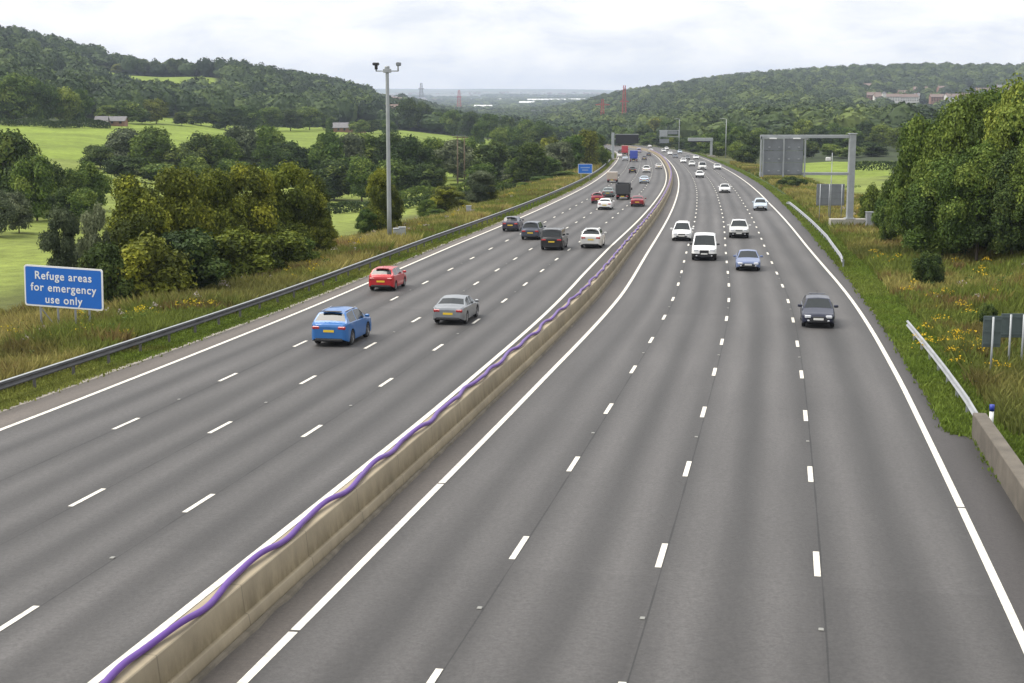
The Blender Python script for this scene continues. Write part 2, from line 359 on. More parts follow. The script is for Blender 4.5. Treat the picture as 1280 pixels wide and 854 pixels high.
def ground_z(X, Y):
    X = np.asarray(X, float); Y = np.asarray(Y, float)
    lat = lat_of(X, Y); Yk = np.clip(Y, -50, 1200)
    zr = -SL*Yk
    le = np.where(lat < 0, -(lat-oW(Yk)), lat-oE(Yk))     # distance beyond the tarmac edge
    wl = np.where(lat < 0, sstep(3.2, 22, le), sstep(4, 22, le))
    far = sstep(1150, 1350, Y); wl = np.maximum(wl, far)
    n = (vnoise(X, Y, 3.1, 1)-.5)*.25+(vnoise(X, Y, 9, 2)-.5)*.5
    zb = base_z(X, Y)+n*np.clip(wl*3, 0, 1)
    return zr*(1-wl)+zb*wl + (vnoise(X, Y, 1.3, 3)-.5)*.12*sstep(.3, 3, le)
def gz(x, y): return float(ground_z(np.array([x]), np.array([y]))[0])

def ground_col(X, Y):
    lat = lat_of(X, Y); Yc = np.maximum(Y, 20); u = 640+1826*X/Yc; d = Yc
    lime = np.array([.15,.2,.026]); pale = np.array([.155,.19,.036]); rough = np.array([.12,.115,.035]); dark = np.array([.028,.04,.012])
    city = np.array([.16,.17,.15]); green = np.array([.085,.135,.02])
    n1 = vnoise(X, Y, 7, 5)[:, None]; n2 = vnoise(X, Y, 45, 6)[:, None]; n3 = vnoise(X, Y, 260, 8)[:, None]
    c = np.where((d < 360)[:, None], pale, lime)*np.ones((len(X), 3))
    c *= (.9+.2*n2)
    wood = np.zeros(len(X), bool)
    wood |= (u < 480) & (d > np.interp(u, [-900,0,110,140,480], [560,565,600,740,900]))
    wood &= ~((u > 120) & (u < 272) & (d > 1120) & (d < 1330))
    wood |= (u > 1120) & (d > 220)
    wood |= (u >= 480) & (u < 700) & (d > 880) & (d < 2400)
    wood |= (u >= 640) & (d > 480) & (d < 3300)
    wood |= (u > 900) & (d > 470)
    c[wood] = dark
    fc = (d > 2400) & (u > 470) & (u < 790)
    cc = np.where(n3 > .5, city, np.array([.07,.1,.05]))
    c[fc] = cc[fc]
    le = np.where(lat < 0, -(lat-oW(np.clip(Y, 0, 1200))), lat-oE(np.clip(Y, 0, 1200)))
    lo_ = np.where(lat > 0, np.interp(Y, [150, 215, 260], [46, 40, 11]), 22)
    vw = ((1-sstep(lo_, lo_+12, le+6*(vnoise(X, Y, 8, 9)-.5)))*(Y < 1250))[:, None]
    rg = rough*.62*(.75+.6*n1)*np.where(n2 > .5, 1.0, .9)
    rg = rg*(1-.45*n2)+green*.5*.45*n2
    c = c*(1-vw)+rg*vw
    g = (1-sstep(1.7, 3.0, le+1.2*(vnoise(X, Y, 2.2, 11)-.5)))[:, None]*(Y < 1250)[:, None]
    c = c*(1-g)+(green*.62*(.55+.5*n1))*g
    e = (1-sstep(.12, .55, le+.5*(vnoise(X, Y, .9, 12)-.5)))[:, None]*(Y < 1250)[:, None]
    c = c*(1-e)+np.array([.13,.115,.085])*e
    return c
def grid_faces(n, m, off=0):
    i = np.arange(n-1)[:, None]; j = np.arange(m-1)[None]; a = (i*m+j).ravel()+off
    return np.stack([a, a+1, a+m+1, a+m], 1)
us = np.concatenate([np.arange(-2600, -300, 60), np.arange(-300, 1600, 7), np.arange(1600, 4000, 60)]).astype(float)
ds_ = np.concatenate([np.exp(np.linspace(math.log(6), math.log(60), 40))[:-1], np.exp(np.linspace(math.log(60), math.log(14000), 300))])
UU, DD = np.meshgrid(us, ds_); X1 = (q_of(UU)*DD).ravel(); Y1 = DD.ravel()
lt = np.abs(lat_of(X1, Y1)); Z1 = ground_z(X1, Y1)-1.6*(1-sstep(50, 55, lt))*(Y1 < 1180)
LA = np.concatenate([-np.array([64,60,56,52,48,44,40,37,34,32,30,28,26,24,22,20.5,19.5,18.8,18.2,17.6,17.2,16.9,16.6,16.3,16,15.6,15.2,14.8,10,5,2]), [0], np.array([2,5,10,14,15,15.5,16,16.3,16.6,16.9,17.2,17.5,17.8,18.2,18.8,19.5,20.5,22,24,26,28,30,32,34,37,40,44,48,52,56,60,64])])
SG, LG_ = np.meshgrid(SA, LA, indexing='ij'); X2, Y2, _ = at_s(SG.ravel(), LG_.ravel())
lt2 = np.abs(LG_.ravel()); Yk2 = np.interp(SG.ravel(), SS, yf)
Z2 = ground_z(X2, Y2)-.8*sstep(56, 63, lt2)
inside = (LG_.ravel() < oE(Yk2)+.0) & (LG_.ravel() > oW(Yk2)-.0)
Z2 = np.where(inside, Z2-.06, Z2)
V = np.concatenate([np.stack([X1, Y1, Z1], 1), np.stack([X2, Y2, Z2], 1)])
me = np_mesh('ground', V, [np.concatenate([grid_faces(len(ds_), len(us)), grid_faces(len(SA), len(LA), len(X1))[:, ::-1]])], True)
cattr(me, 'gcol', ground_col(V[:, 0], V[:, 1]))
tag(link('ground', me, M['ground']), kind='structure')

# ------------------------------------------------------------------ road, markings
def strip(name, offs, h, material, s0=None, s1=None, col=None, uvs=None, parent=None, tint=None, closed=False, sm=False):
    """offs: list of functions of y giving the lateral offset; h: list of heights"""
    k = (SA >= (s0 if s0 is not None else -1e9)) & (SA <= (s1 if s1 is not None else 1e9))
    S = SA[k]; Yv = YA[k]; m = len(offs); P = []
    for o, hh in zip(offs, h):
        ov = o(Yv) if callable(o) else np.full(len(S), float(o))
        X, Y, Z = at_s(S, ov, hh); P.append(np.stack([X, Y, Z], 1))
    V = np.stack(P, 1).reshape(-1, 3); fa = grid_faces(len(S), m)[:, ::-1]
    fs = [fa]
    if closed: fs.append(np.array([list(range(m)), list(range((len(S)-1)*m, len(S)*m))[::-1]]))
    me = np_mesh(name, V, fs, sm)
    if uvs is not None:
        uv = me.uv_layers.new(name='lane'); U = np.tile(np.array(uvs, float), len(S)); W = np.repeat(S, m)
        li = np.empty(len(me.loops), np.int32); me.loops.foreach_get('vertex_index', li)
        uv.data.foreach_set('uv', np.stack([U[li], W[li]], 1).astype(np.float32).ravel())
    if col is not None: cattr(me, 'gcol', np.tile(np.array(col, float), (len(S), 1)))
    if tint is not None: fattr(me, 'tint', np.tile(np.array(tint, float), len(S)), 'POINT')
    return link(name, me, material, parent)
A1 = (.0605,.0575,.056); A2 = (.04,.036,.035); A3 = (.1,.085,.073); A4 = (.058,.05,.044)
def mixo(a, b, t): return lambda y: a(y)*(1-t)+b(y)*t
L4 = [mixo(oLR, oLL, t) for t in (0, .118, .235, .355, .475, .6, .727, .86, 1)]
R4 = [mixo(oRL, oRR, t) for t in (0, .118, .235, .355, .475, .6, .727, .86, 1)]
offs = [oW, lambda y: oLL(y)-.12]+L4[::-1]+[lambda y: oLR(y)+.12, 0.0, lambda y: oRL(y)-.12]+R4+[lambda y: oRR(y)+.14, oE]
cols = [A3, A3]+[A1]*9+[A4]*3+[A1]*9+[A2, A2]
uvs_ = [9.5, 9.9]+[10+.5*i for i in range(9)]+[14.5, 14.6, 14.7]+[20+.5*i for i in range(9)]+[24.2, 24.5]
tag(strip('road', offs, [0]*len(offs), M['asphalt'], col=cols, uvs=uvs_), kind='structure')
def line_quads(mbv, s0, s1, of, w, n=2, h=.006):
    s = np.linspace(s0, s1, n); y = np.interp(s, SS, yf); o = of(y)
    a = np.stack(at_s(s, o-w/2, h), 1); b = np.stack(at_s(s, o+w/2, h), 1)
    mbv.loft([[tuple(a[i]), tuple(b[i])] for i in range(n)], closed=False)
mk = MB()
sE = SS[-1]-5
for of, w in ((oLL, .2), (oLR, .2), (oRL, .2), (oRR, .2)):
    ss = s_of_y(10.)
    brk = [30.5, 46.2]
    segs = [10., 28.6, 41.1, 1150.] if of in (oRL, oRR) else [10., 1150.]
    for a, b in zip(segs[:-1], segs[1:]):
        sa, sb = s_of_y(a)+.06, s_of_y(b)-.06; line_quads(mk, sa, sb, of, w, max(2, int((sb-sa)/3)))
dash_s = {}
for a, b, side, ph in ((oLR, oLL, 'l', 36.45), (oRL, oRR, 'r', 35.65)):
    for i, t in enumerate(FR):
        of = mixo(a, b, t); ps = ph; L_ = []
        s = s_of_y(ph)
        while s > s_of_y(12): s -= 9.5
        while s < s_of_y(900):
            yy = float(np.interp(s, SS, yf)); L_.append(s)
            line_quads(mk, s-1.0, s+1.0, of, .15)
            s += max(8.1, 9.2-.0125*(yy-30)) if side == 'r' else max(8.6, 9.85-.008*(yy-30))
        dash_s[(side, i)] = L_
tag(mk.build('road_markings', M['line']), kind='structure')
# kerb channel beside the left hard strip, a row of flat drain blocks
S = SA[(YA > 5) & (YA < 900)]
kb = MB(); s = S[0]
while s < s_of_y(330):
    a = []
    for t in (s, s+.93):
        y = float(np.interp(t, SS, yf)); o = float(oW(y))
        r = [at_s(t, o-.30, -.05), at_s(t, o-.30, .035), at_s(t, o-.02, .03), at_s(t, o+.02, -.05)]
        a.append([tuple(map(float, p)) for p in r])
    kb.loft(a, True, True); s += 1.0 if s < s_of_y(140) else .99
tag(kb.build('drain_channel', mat('channel_concrete', (.27,.245,.21), .9, 0, .22, 1.3)), kind='structure')
# small raised reflective studs between dashes
stud_mb = MB().box(-.055, .055, -.07, .07, 0, .02, .008); sm_ = stud_mb.mesh('road_stud'); sm_.materials.append(mat('stud', (.22,.22,.2), .5))
for (side, i), L_ in dash_s.items():
    for s in L_[::2]:
        y = float(np.interp(s, SS, yf))
        if y > 110 or y < 20: continue
        a, b = (oLR, oLL) if side == 'l' else (oRL, oRR)
        s2 = s+4.6; y2 = float(np.interp(s2, SS, yf)); o = float(mixo(a, b, FR[i])(y2))
        X, Y, Z = at_s(s2, o, .004)
        st = bpy.data.objects.new('road_stud', sm_); COL.objects.link(st); st.location = (float(X), float(Y), float(Z)); st.rotation_euler = (0, 0, -float(head(y2)))
        tag(st, 'small pale reflective stud set in the asphalt between lane dashes', 'road stud', 'reflective studs in the lane lines')

# ------------------------------------------------------------------ central barrier with purple duct
sa, sb = s_of_y(14.), s_of_y(1000.)
pr = [(-.38,0),(-.36,.26),(-.27,.28),(-.19,.90),(-.17,.92),(.21,.92),(.23,.90),(.29,.31),(.37,.29),(.42,0)]
bar = empty('concrete_barrier', tuple(map(float, at_s(sa, 0.0))))
tag(bar, 'long stained concrete wall between the two carriageways, carrying the purple duct', 'barrier')
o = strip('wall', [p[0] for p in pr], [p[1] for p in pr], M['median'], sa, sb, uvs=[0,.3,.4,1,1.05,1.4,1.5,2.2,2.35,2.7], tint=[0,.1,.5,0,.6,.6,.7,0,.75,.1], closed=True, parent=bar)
o.matrix_parent_inverse = bar.matrix_world.inverted()
o.location = -Vector(bar.location)
# crumbling base strip of rough concrete on its right foot
S = np.arange(sa, s_of_y(220.), .45); y = np.interp(S, SS, yf)
w = .53+.06*(vnoise(S, S*0, 1.5, 4)-.5)+.1*(vnoise(S, S*0, .6, 5)-.5)*(vnoise(S, S*0, 7, 9) > .35)+.08*(vnoise(S, S*0, 9, 6)-.5)
P = [np.stack(at_s(S, o_, h_), 1) for o_, h_ in ((.44, .07), (w-.03, .05), (w, .0))]
me = np_mesh('foot', np.stack(P, 1).reshape(-1, 3)-np.array(bar.location), [grid_faces(len(S), 3)[:, ::-1]]); link('foot', me, mat('footing_concrete', (.13,.112,.085), .95, 0, .35, 1.6, bump=.5), bar)
S = np.arange(sa, s_of_y(640.), .16); y = np.interp(S, SS, yf)
off = .04+(.03+.07*vnoise(S, S*0, 13, 3))*np.sin(2*math.pi*S/4.6+1.3*np.sin(S/9.1)+2*vnoise(S, S*0, 21, 5))+.035*np.sin(2*math.pi*S/9.7+1)
hh = 1.005+.02*np.sin(2*math.pi*S/2.3+1)+.035*np.maximum(0, np.sin(2*math.pi*S/4.6+2))
r = .07; ring = []
for k in range(10):
    a = 2*math.pi*k/10
    ring.append(np.stack(at_s(S, off+r*math.cos(a), hh+r*math.sin(a)), 1))
V = np.stack(ring, 1).reshape(-1, 3); g = np.arange(len(S)-1)[:, None]*10; kk = np.arange(10)[None]
fa = np.stack([(g+kk).ravel(), (g+(kk+1) % 10).ravel(), (g+10+(kk+1) % 10).ravel(), (g+10+kk).ravel()], 1)
me = np_mesh('purple_duct', V, [fa[:, ::-1]], True)
tag(link('purple_duct', me, M['purple']), 'wavy purple plastic duct lying along the top of the central concrete wall', 'duct')

# ------------------------------------------------------------------ crash rails
def crash_rail(name, label, s0, s1, of, side, ht=.62, turn=None, spacing=3.2, capmat=None, taper=0, postm='post', tl=8, old=False):
    """side=+1: the traffic face looks to +lateral"""
    root = empty(name, tuple(map(float, at_s(s0, of(float(np.interp(s0, SS, yf)))))))
    tag(root, label, 'crash barrier')
    L0 = np.array(root.location)
    k = np.arange(s0, s1+.01, 1.6); y = np.interp(k, SS, yf); o = of(y)
    hs = np.full(len(k), ht)
    if taper: hs = ht-(ht-.12)*np.clip((k-(s1-tl))/tl, 0, 1)**1.5 if taper > 0 else ht-(ht-.1)*np.clip(((s0+tl)-k)/tl, 0, 1)
    prof = [(0,-.155),(.05,-.14),(.075,-.09),(.0,-.02),(.0,.02),(.075,.09),(.05,.14),(0,.155),(-.02,.155),(-.02,-.155)]
    P = [np.stack(at_s(k, o+side*px, hs+pz), 1) for px, pz in prof]; m = len(prof)
    V = np.stack(P, 1).reshape(-1, 3)-L0
    g = np.arange(len(k)-1)[:, None]*m; kk = np.arange(m)[None]
    fa = np.stack([(g+kk).ravel(), (g+(kk+1) % m).ravel(), (g+m+(kk+1) % m).ravel(), (g+m+kk).ravel()], 1)
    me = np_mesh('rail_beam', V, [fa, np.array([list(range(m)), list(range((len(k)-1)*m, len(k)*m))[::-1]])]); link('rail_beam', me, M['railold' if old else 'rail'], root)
    if old:
        pt = [(.09,.16),(.09,.185),(-.04,.185),(-.04,.16)]; m4 = 4  # paler strip: light on the top edge put into colour, above the weathered beam
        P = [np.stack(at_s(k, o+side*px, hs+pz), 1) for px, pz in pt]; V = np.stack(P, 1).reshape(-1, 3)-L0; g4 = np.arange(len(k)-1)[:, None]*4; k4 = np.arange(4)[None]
        link('lit_top_lip', np_mesh('lit_top_lip', V, [np.stack([(g4+k4).ravel(), (g4+(k4+1) % 4).ravel(), (g4+4+(k4+1) % 4).ravel(), (g4+4+k4).ravel()], 1)]), M['steel'], root)
    pm = MB().box(-.055, .055, -.04, .04, -.5, ht+.02, 0); pme = pm.mesh('rail_post'); pme.materials.append(M[postm])
    rest = MB(); s = s0+.8; n = 0
    while s < s1-.3:
        y_ = float(np.interp(s, SS, yf)); X, Y, Z = [float(t) for t in at_s(s, float(of(y_))-side*.085)]
        Z = Z-(ht-float(np.interp(s, k, hs)))
        p = Vector((X, Y, Z))-Vector(root.location)
        if n < 99:
            po = bpy.data.objects.new('rail_post', pme); COL.objects.link(po); po.parent = root; po.location = p; po.rotation_euler = (0, 0, -float(head(y_)))
        else:
            rest.box(p.x-.055, p.x+.055, p.y-.04, p.y+.04, p.z-.5, p.z+ht+.02)
        n += 1; s += spacing
    if rest.v: tag(rest.build('far_posts', M[postm], root), kind='stuff')
    return root
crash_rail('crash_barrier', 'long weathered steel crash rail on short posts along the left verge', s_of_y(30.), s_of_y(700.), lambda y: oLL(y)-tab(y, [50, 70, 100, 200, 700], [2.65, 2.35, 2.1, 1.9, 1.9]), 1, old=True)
crash_rail('crash_barrier', 'pale steel crash rail on the right verge in front of the gantry post', s_of_y(108.), s_of_y(198.), lambda y: oRR(y)+tab(y, [104, 112, 132, 152, 192], [.9, 1.45, 2.0, 2.1, 2.1]), -1, taper=1, postm='steel', ht=.6)
crash_rail('crash_barrier', 'short bright steel crash rail ending at the concrete parapet on the right', s_of_y(50.6), s_of_y(75.), lambda y: oRR(y)+tab(y, [50, 54, 64, 74], [1.65, 1.72, 1.68, 1.6]), -1, postm='steel', ht=.62, spacing=3.0)
# parapet at the right edge
pw = empty('concrete_parapet', tuple(map(float, at_s(s_of_y(50.2), 17.9)))); tag(pw, 'low weathered concrete parapet wall at the right edge with the steel rail running into it', 'wall')
k = np.arange(s_of_y(10.), s_of_y(50.2), 1.5); k = np.append(k, s_of_y(50.4)); y = np.interp(k, SS, yf); o_ = oRR(y)+1.45
pts = [(0,-.3),(0,.82),(.03,.85),(.42,.85),(.45,.82),(.45,-.3)]
P = [np.stack(at_s(k, o_+a-0, b), 1) for a, b in pts]; m = len(pts); V = np.stack(P, 1).reshape(-1, 3)-np.array(pw.location)
g = np.arange(len(k)-1)[:, None]*m; kk = np.arange(m-1)[None]
fa = np.stack([(g+kk).ravel(), (g+kk+1).ravel(), (g+m+kk+1).ravel(), (g+m+kk).ravel()], 1)
me = np_mesh('wall', V, [fa[:, ::-1], np.array([list(range(m)), list(range((len(k)-1)*m, len(k)*m))[::-1]])])
link('wall', me, mat('parapet_concrete', (.115,.1,.08), .9, 0, .35, .9, bump=.5), pw)
# marker post with a blue top behind the parapet end
X, Y, Z = at_s(s_of_y(52.), float(oRR(52.))+2.3); mp_ = empty('marker_post', (float(X), float(Y), gz(float(X), float(Y))))
tag(mp_, 'short white marker post with a blue cap behind the end of the parapet', 'marker post')
MB().tube((0,0,-.2), (0,0,.62), .075, n=12).build('post', M['white'], mp_); MB().tube((0,0,.621), (0,0,.84), .085, n=12).build('cap', mat('blue_cap', (.02,.04,.3), .5), mp_)
exec_later = []

# ------------------------------------------------------------------ vehicles
def paint(name, c, metal=.08, rough=.4): return mat('paint_'+name, c, rough, metal, .04, 1.5, coat=.6)
PAINT = {'blue': paint('blue', (.015,.12,.36)), 'red': paint('red', (.42,.006,.012), .1), 'silver': paint('silver', (.27,.285,.3), .7), 'plum': paint('plum', (.035,.03,.055)),
 'slate': paint('slate', (.05,.06,.085)), 'black': paint('black', (.006,.006,.007)), 'white': paint('white', (.8,.8,.79), 0, .3), 'pearl': paint('pearl', (.62,.62,.6), .2),
 'maroon': paint('maroon', (.22,.012,.025), .2), 'navy': paint('navy', (.006,.009,.03)), 'mid_blue': paint('mid_blue', (.13,.17,.3)), 'ice': paint('ice', (.5,.58,.66), .4),
 'grey': paint('grey', (.12,.125,.13)), 'beige': paint('beige', (.42,.36,.3), 0, .6), 'truckblue': paint('truckblue', (.03,.06,.36), 0, .5), 'truckred': paint('truckred', (.42,.03,.045), 0, .5),
 'lilac': paint('lilac', (.42,.4,.55), .2), 'greygreen': paint('greygreen', (.16,.2,.2), .4), 'charcoal': paint('charcoal', (.03,.031,.034), 0, .5)}
SPEC = {
 'hatch': dict(L=3.95,W=1.70,H=1.47,cowl=1.02,rf=.35,rr=-1.42,tail=-1.80,belt=.95,hf=.78,deck=1.0,ax=1.23,wr=.30),
 'suv':   dict(L=4.48,W=1.86,H=1.66,cowl=1.15,rf=.45,rr=-1.60,tail=-2.02,belt=1.07,hf=.95,deck=1.12,ax=1.33,wr=.36),
 'saloon':dict(L=4.50,W=1.77,H=1.39,cowl=1.05,rf=.28,rr=-.80,tail=-1.58,belt=.90,hf=.74,deck=.97,ax=1.36,wr=.32),
 'estate':dict(L=4.55,W=1.78,H=1.47,cowl=1.15,rf=.40,rr=-1.80,tail=-2.15,belt=.92,hf=.76,deck=.96,ax=1.36,wr=.32),
 'mpv':   dict(L=4.30,W=1.80,H=1.66,cowl=1.35,rf=.55,rr=-1.72,tail=-2.0,belt=1.0,hf=.84,deck=1.02,ax=1.33,wr=.32),
 'jeep':  dict(L=4.60,W=1.92,H=1.80,cowl=1.05,rf=.62,rr=-2.0,tail=-2.18,belt=1.12,hf=1.06,deck=1.1,ax=1.38,wr=.38),
 'van':   dict(L=5.0,W=1.96,H=1.97,cowl=1.98,rf=1.25,rr=-2.40,tail=-2.46,belt=1.18,hf=1.0,deck=1.05,ax=1.6,wr=.34),
}
def wheel_meshes(r, w=.2):
    t = MB(); prof = [(r*.66,-w/2),(r*.93,-w/2),(r,-w/2+.03),(r,w/2-.03),(r*.93,w/2),(r*.66,w/2)]
    R = [[(x, rr*math.cos(a), rr*math.sin(a)) for rr, x in prof] for a in [2*math.pi*k/20 for k in range(21)]]
    t.loft(R, closed=True, sm=True); me = t.mesh('tyre'); me.materials.append(M['tyre'])
    q = MB(); q.tube((-.02,0,0), (.03,0,0), r*.18, n=10)
    for sx in (1,):
        for k in range(5):
            a = 2*math.pi*k/5; q.bar((.02, 0, 0), (.045*0+.03, r*.64*math.cos(a), r*.64*math.sin(a)), .05, r*.24)
    Rr = [[(x, rr*math.cos(a), rr*math.sin(a)) for rr, x in ((r*.6,.05),(r*.68,.06),(r*.68,-.05),(r*.6,-.05))] for a in [2*math.pi*k/20 for k in range(21)]]
    q.loft(Rr, closed=True, sm=True); ri = q.mesh('rim'); ri.materials.append(M['rim'])
    return me, ri
WH = {}
def add_wheels(root, r, xs, ys, w=.2):
    if (r, w) not in WH: WH[(r, w)] = wheel_meshes(r, w)
    ty, ri = WH[(r, w)]
    for y in ys:
        for s in (-1, 1):
            a = bpy.data.objects.new('wheel', ty); COL.objects.link(a); a.parent = root; a.location = (s*xs, y, r); a.rotation_euler = (0, 0, 0 if s > 0 else math.pi)
            b = bpy.data.objects.new('rim', ri); COL.objects.link(b); b.parent = a; b.location = (w/2-.06, 0, 0)
CARN = {}
def place_vehicle(u, v, side, L, dx=0):
    """u, v: where the end of the vehicle nearest the camera meets the road"""
    x, y = onroad(u, v); a = float(head(y)); fw = Vector((math.sin(a), math.cos(a), -SL*math.cos(a)))
    p = Vector((x, y, -SL*y+.008))+fw*(L/2-.25)
    return p, a
def slope_fix(root, a, toward):
    # align with the falling road
    root.rotation_mode = 'ZYX' if False else 'XYZ'
    fw = Vector((math.sin(a), math.cos(a), -SL*math.cos(a))).normalized()
    if toward: fw = -fw
    rt = fw.cross(Vector((0, 0, 1))).normalized(); up = rt.cross(fw)
    from mathutils import Matrix
    m = Matrix((rt, fw, up)).transposed(); root.rotation_euler = m.to_euler()
def car(kind, paintkey, u, v, side, label, name='car', cat='car', dark_low=False, roofc=None, wrap=0.0, dY=0):
    sp = SPEC[kind]; L, W, H = sp['L'], sp['W'], sp['H']; toward = side == 'r'
    p, a = place_vehicle(u, v, side, L)
    root = empty(name, p); slope_fix(root, a, toward)
    tag(root, label, cat, 'vehicles driving towards the bridge on the right carriageway' if toward else 'vehicles driving away on the left carriageway')
    y0, y1 = -L/2, L/2; hb = sp['belt']-.03
    TY = [y0, y0+.04, sp['tail'], sp['rr'], (sp['rr']+sp['rf'])/2, sp['rf'], sp['cowl'], y1-.35, y1-.06, y1]
    TZ = [sp['deck']-.1, sp['deck']-.03, sp['deck']+.01, H-.07, H, H-.055, hb+.02, sp['hf'], sp['hf']-.05, sp['hf']-.14]
    T = lambda y: float(np.interp(y, TY, TZ))
    ys = sorted(set([round(t, 3) for t in list(np.arange(y0, y1, .085))+[y0, y0+.015, y0+.04, y0+.1, y1-.015, y1-.1, sp['tail'], sp['tail']+(sp['rr']-sp['tail'])*.16, sp['rr']-(sp['rr']-sp['tail'])*.12, sp['rr'], sp['rf'], sp['cowl'], y1-.35, y1-.06, y1, sp['cowl']-.35]]))
    ys = [ys[0]]+[b for a_, b in zip(ys[:-1], ys[1:]) if b-a_ > .012]
    def wid(y):
        t = max(0, (abs(y)-(L/2-.42))/.42); return W/2*(1-(.13 if y > 0 else .09)*t*t)
    wr = sp['wr']; ra = wr+.055; ax = sp['ax']
    roofw = W/2*(.70 if kind not in ('van', 'jeep') else .84)
    rings = []
    for y in ys:
        e_ = 0.0; kk_ = 1-(L/2-abs(y))/.26
        if kk_ > 0: e_ = .13*(1-math.sqrt(max(0, 1-kk_*kk_)))
        w = wid(y)-e_*1.3; t = T(y)-e_*.7; B = min(sp['belt']+.11*(-y/L), t-.03)
        zb = .20+.07*max(0, (abs(y)-(L/2-.3))/.3)+e_*.6; zs = zb+.03
        for s in (-1, 1):
            dy = abs(y-s*ax)
            if dy < ra: zs = max(zs, wr+math.sqrt(ra*ra-dy*dy))
        zs = min(zs, B-.12); zm = max(.56, zs+.05); zl = max(zs+.03, .34)
        f = max(0, (t-B)/(H-B+1e-6)); gx = (w-.075)*(1-f)+min(w-.075, roofw)*f; gz_ = B+(t-B)*.87
        ix = gx-.055-.05*f
        half = [(0, zb), (w*.62, zb), (w*.62, zs), (w-.025, zs), (w-.006, zl), (w, zm), (w-.012, (zm+B)/2), (w-.035, B-.03), (w-.065, B), (gx, gz_), (ix, t-.012-.018*f), (ix*.55, t-.004-.004*f+.014*(1-f)), (0, t+.008*f+.022*(1-f))]
        rings.append([(x, y, z) for x, z in half]+[(-x, y, z) for x, z in half[-2:0:-1]])
    n = len(rings[0]); nh = 13
    parts = {'body': MB(), 'windscreen': MB(), 'rear_window': MB(), 'side_window': MB(), 'sill': MB()}
    bp_ = (sp['rf']+sp['rr'])/2+.05
    for i in range(len(ys)-1):
        ym = (ys[i]+ys[i+1])/2
        for j in range(n):
            k = (j+1) % n; jj = j if j < nh-1 else n-1-j     # mirrored band index
            q = [rings[i][j], rings[i+1][j], rings[i+1][k], rings[i][k]]
            key = 'body'
            if jj >= 10:
                if sp['rf']+.03 < ym < sp['cowl']-.02: key = 'windscreen'
                elif sp['tail']+(sp['rr']-sp['tail'])*.16 < ym < sp['rr']-(sp['rr']-sp['tail'])*.12 and kind != 'van': key = 'rear_window'
            elif jj == 8:
                lo = sp['tail']+.42 if kind not in ('van',) else .55
                if kind == 'saloon': lo = sp['rr']-.25
                if lo < ym < sp['cowl']-.32 and abs(ym-bp_) > .05: key = 'side_window'
            elif jj in (3, 4) and dark_low: key = 'sill'
            elif jj <= 2: key = 'sill'
            parts[key].add(q, [(0, 1, 2, 3)], jj >= 4 and key == 'body')
    # end faces
    for e, y in ((0, 'r'), (-1, 'f')):
        R = rings[e]
        for j in range(1, nh-1):
            m_ = n-j; m2 = n-(j+1)
            if j+1 == nh-1: q = [R[j], R[j+1], R[m_]]
            else: q = [R[j], R[j+1], R[m2], R[m_]]
            zc = R[j][2]
            parts['sill' if (j <= 3 or (dark_low and j <= 4)) else 'body'].add(q, [tuple(range(len(q)))])
    body = parts['body'].build('body', PAINT[paintkey], root)
    parts['sill'].build('lower_trim', M['under'], root)
    for k_ in ('windscreen', 'rear_window'):
        if parts[k_].v: parts[k_].build(k_, M['glass'], root)
    sw = parts['side_window']
    for s, nm in ((1, 'side_window'), (-1, 'side_window')):
        t_ = MB()
        for f_ in sw.f:
            if sw.v[f_[0]][0]*s > 0: t_.add([sw.v[i_] for i_ in f_], [(0, 1, 2, 3)])
        if t_.v: t_.build('side_window', M['glass'], root)
    add_wheels(root, wr, W/2-.12, (-ax, ax), .21)
    we = wid(y0); wf = wid(y1); dk = sp['deck']; hf = sp['hf']
    if kind != 'van':
        for s in (-1, 1):
            x0, x1 = sorted((s*we*.52, s*(we-.03))); MB().box(x0, x1, y0-.012, y0+.16, dk-.29, dk-.14, .03).build('tail_lamp', M['tail'], root)
    else:
        for s in (-1, 1):
            x0, x1 = sorted((s*we*.86, s*(we+.004))); MB().box(x0, x1, y0-.02, y0+.1, .8, 1.2, .015).build('tail_lamp', M['tail'], root)
        MB().box(-.78*we, .78*we, y0-.012, y0-.004, 1.2, 1.7, 0).build('rear_window', M['glass'], root)
    for s in (-1, 1):
        x0, x1 = sorted((s*wf*.5, s*(wf-.045))); MB().box(x0, x1, y1-.40, y1+.004, hf-.27, hf-.10, .035).build('headlight', M['head'], root)
        x0, x1 = sorted((s*(wid(sp['cowl'])-.03), s*(wid(sp['cowl'])+.2))); MB().box(x0, x1, sp['cowl']-.36, sp['cowl']-.24, sp['belt']+.0, sp['belt']+.15, .035).build('wing_mirror', M['black'] if kind == 'van' else PAINT[paintkey], root)
    gh = .30 if kind in ('van', 'jeep') else .12
    MB().box(-wf*.42, wf*.42, y1-.06, y1+.012, hf-.17-gh, hf-.17, .02).build('grille', M['black'], root)
    MB().box(-wf*.72, wf*.72, y1-.08, y1+.018, .27, .53, .05).build('air_intake', M['black'], root)
    for s in (-1, 1): x0, x1 = sorted((s*wf*.6, s*wf*.76)); MB().box(x0, x1, y1-.06, y1+.024, .36, .44, .015).build('fog_lamp', M['head'], root)
    MB().box(-.26, .26, y1+.024, y1+.034, .43 if kind != 'van' else .5, .54 if kind != 'van' else .61).build('number_plate', M['plate_w'], root)
    pz = dk-.42
    MB().box(-.26, .26, y0-.02, y0-.006, pz, pz+.11).build('number_plate', M['plate_y'], root)
    MB().box(-we*.8, we*.8, y0-.02, y0+.05, .27, .38, .015).build('rear_bumper', M['black'], root)
    if kind in ('suv', 'jeep', 'estate', 'mpv', 'hatch'):
        MB().box(-roofw*.72, roofw*.72, sp['rr']-.16, sp['rr']+.06, H-.045, H-.015, .012).build('spoiler', PAINT[paintkey] if kind != 'suv' else M['black'], root)
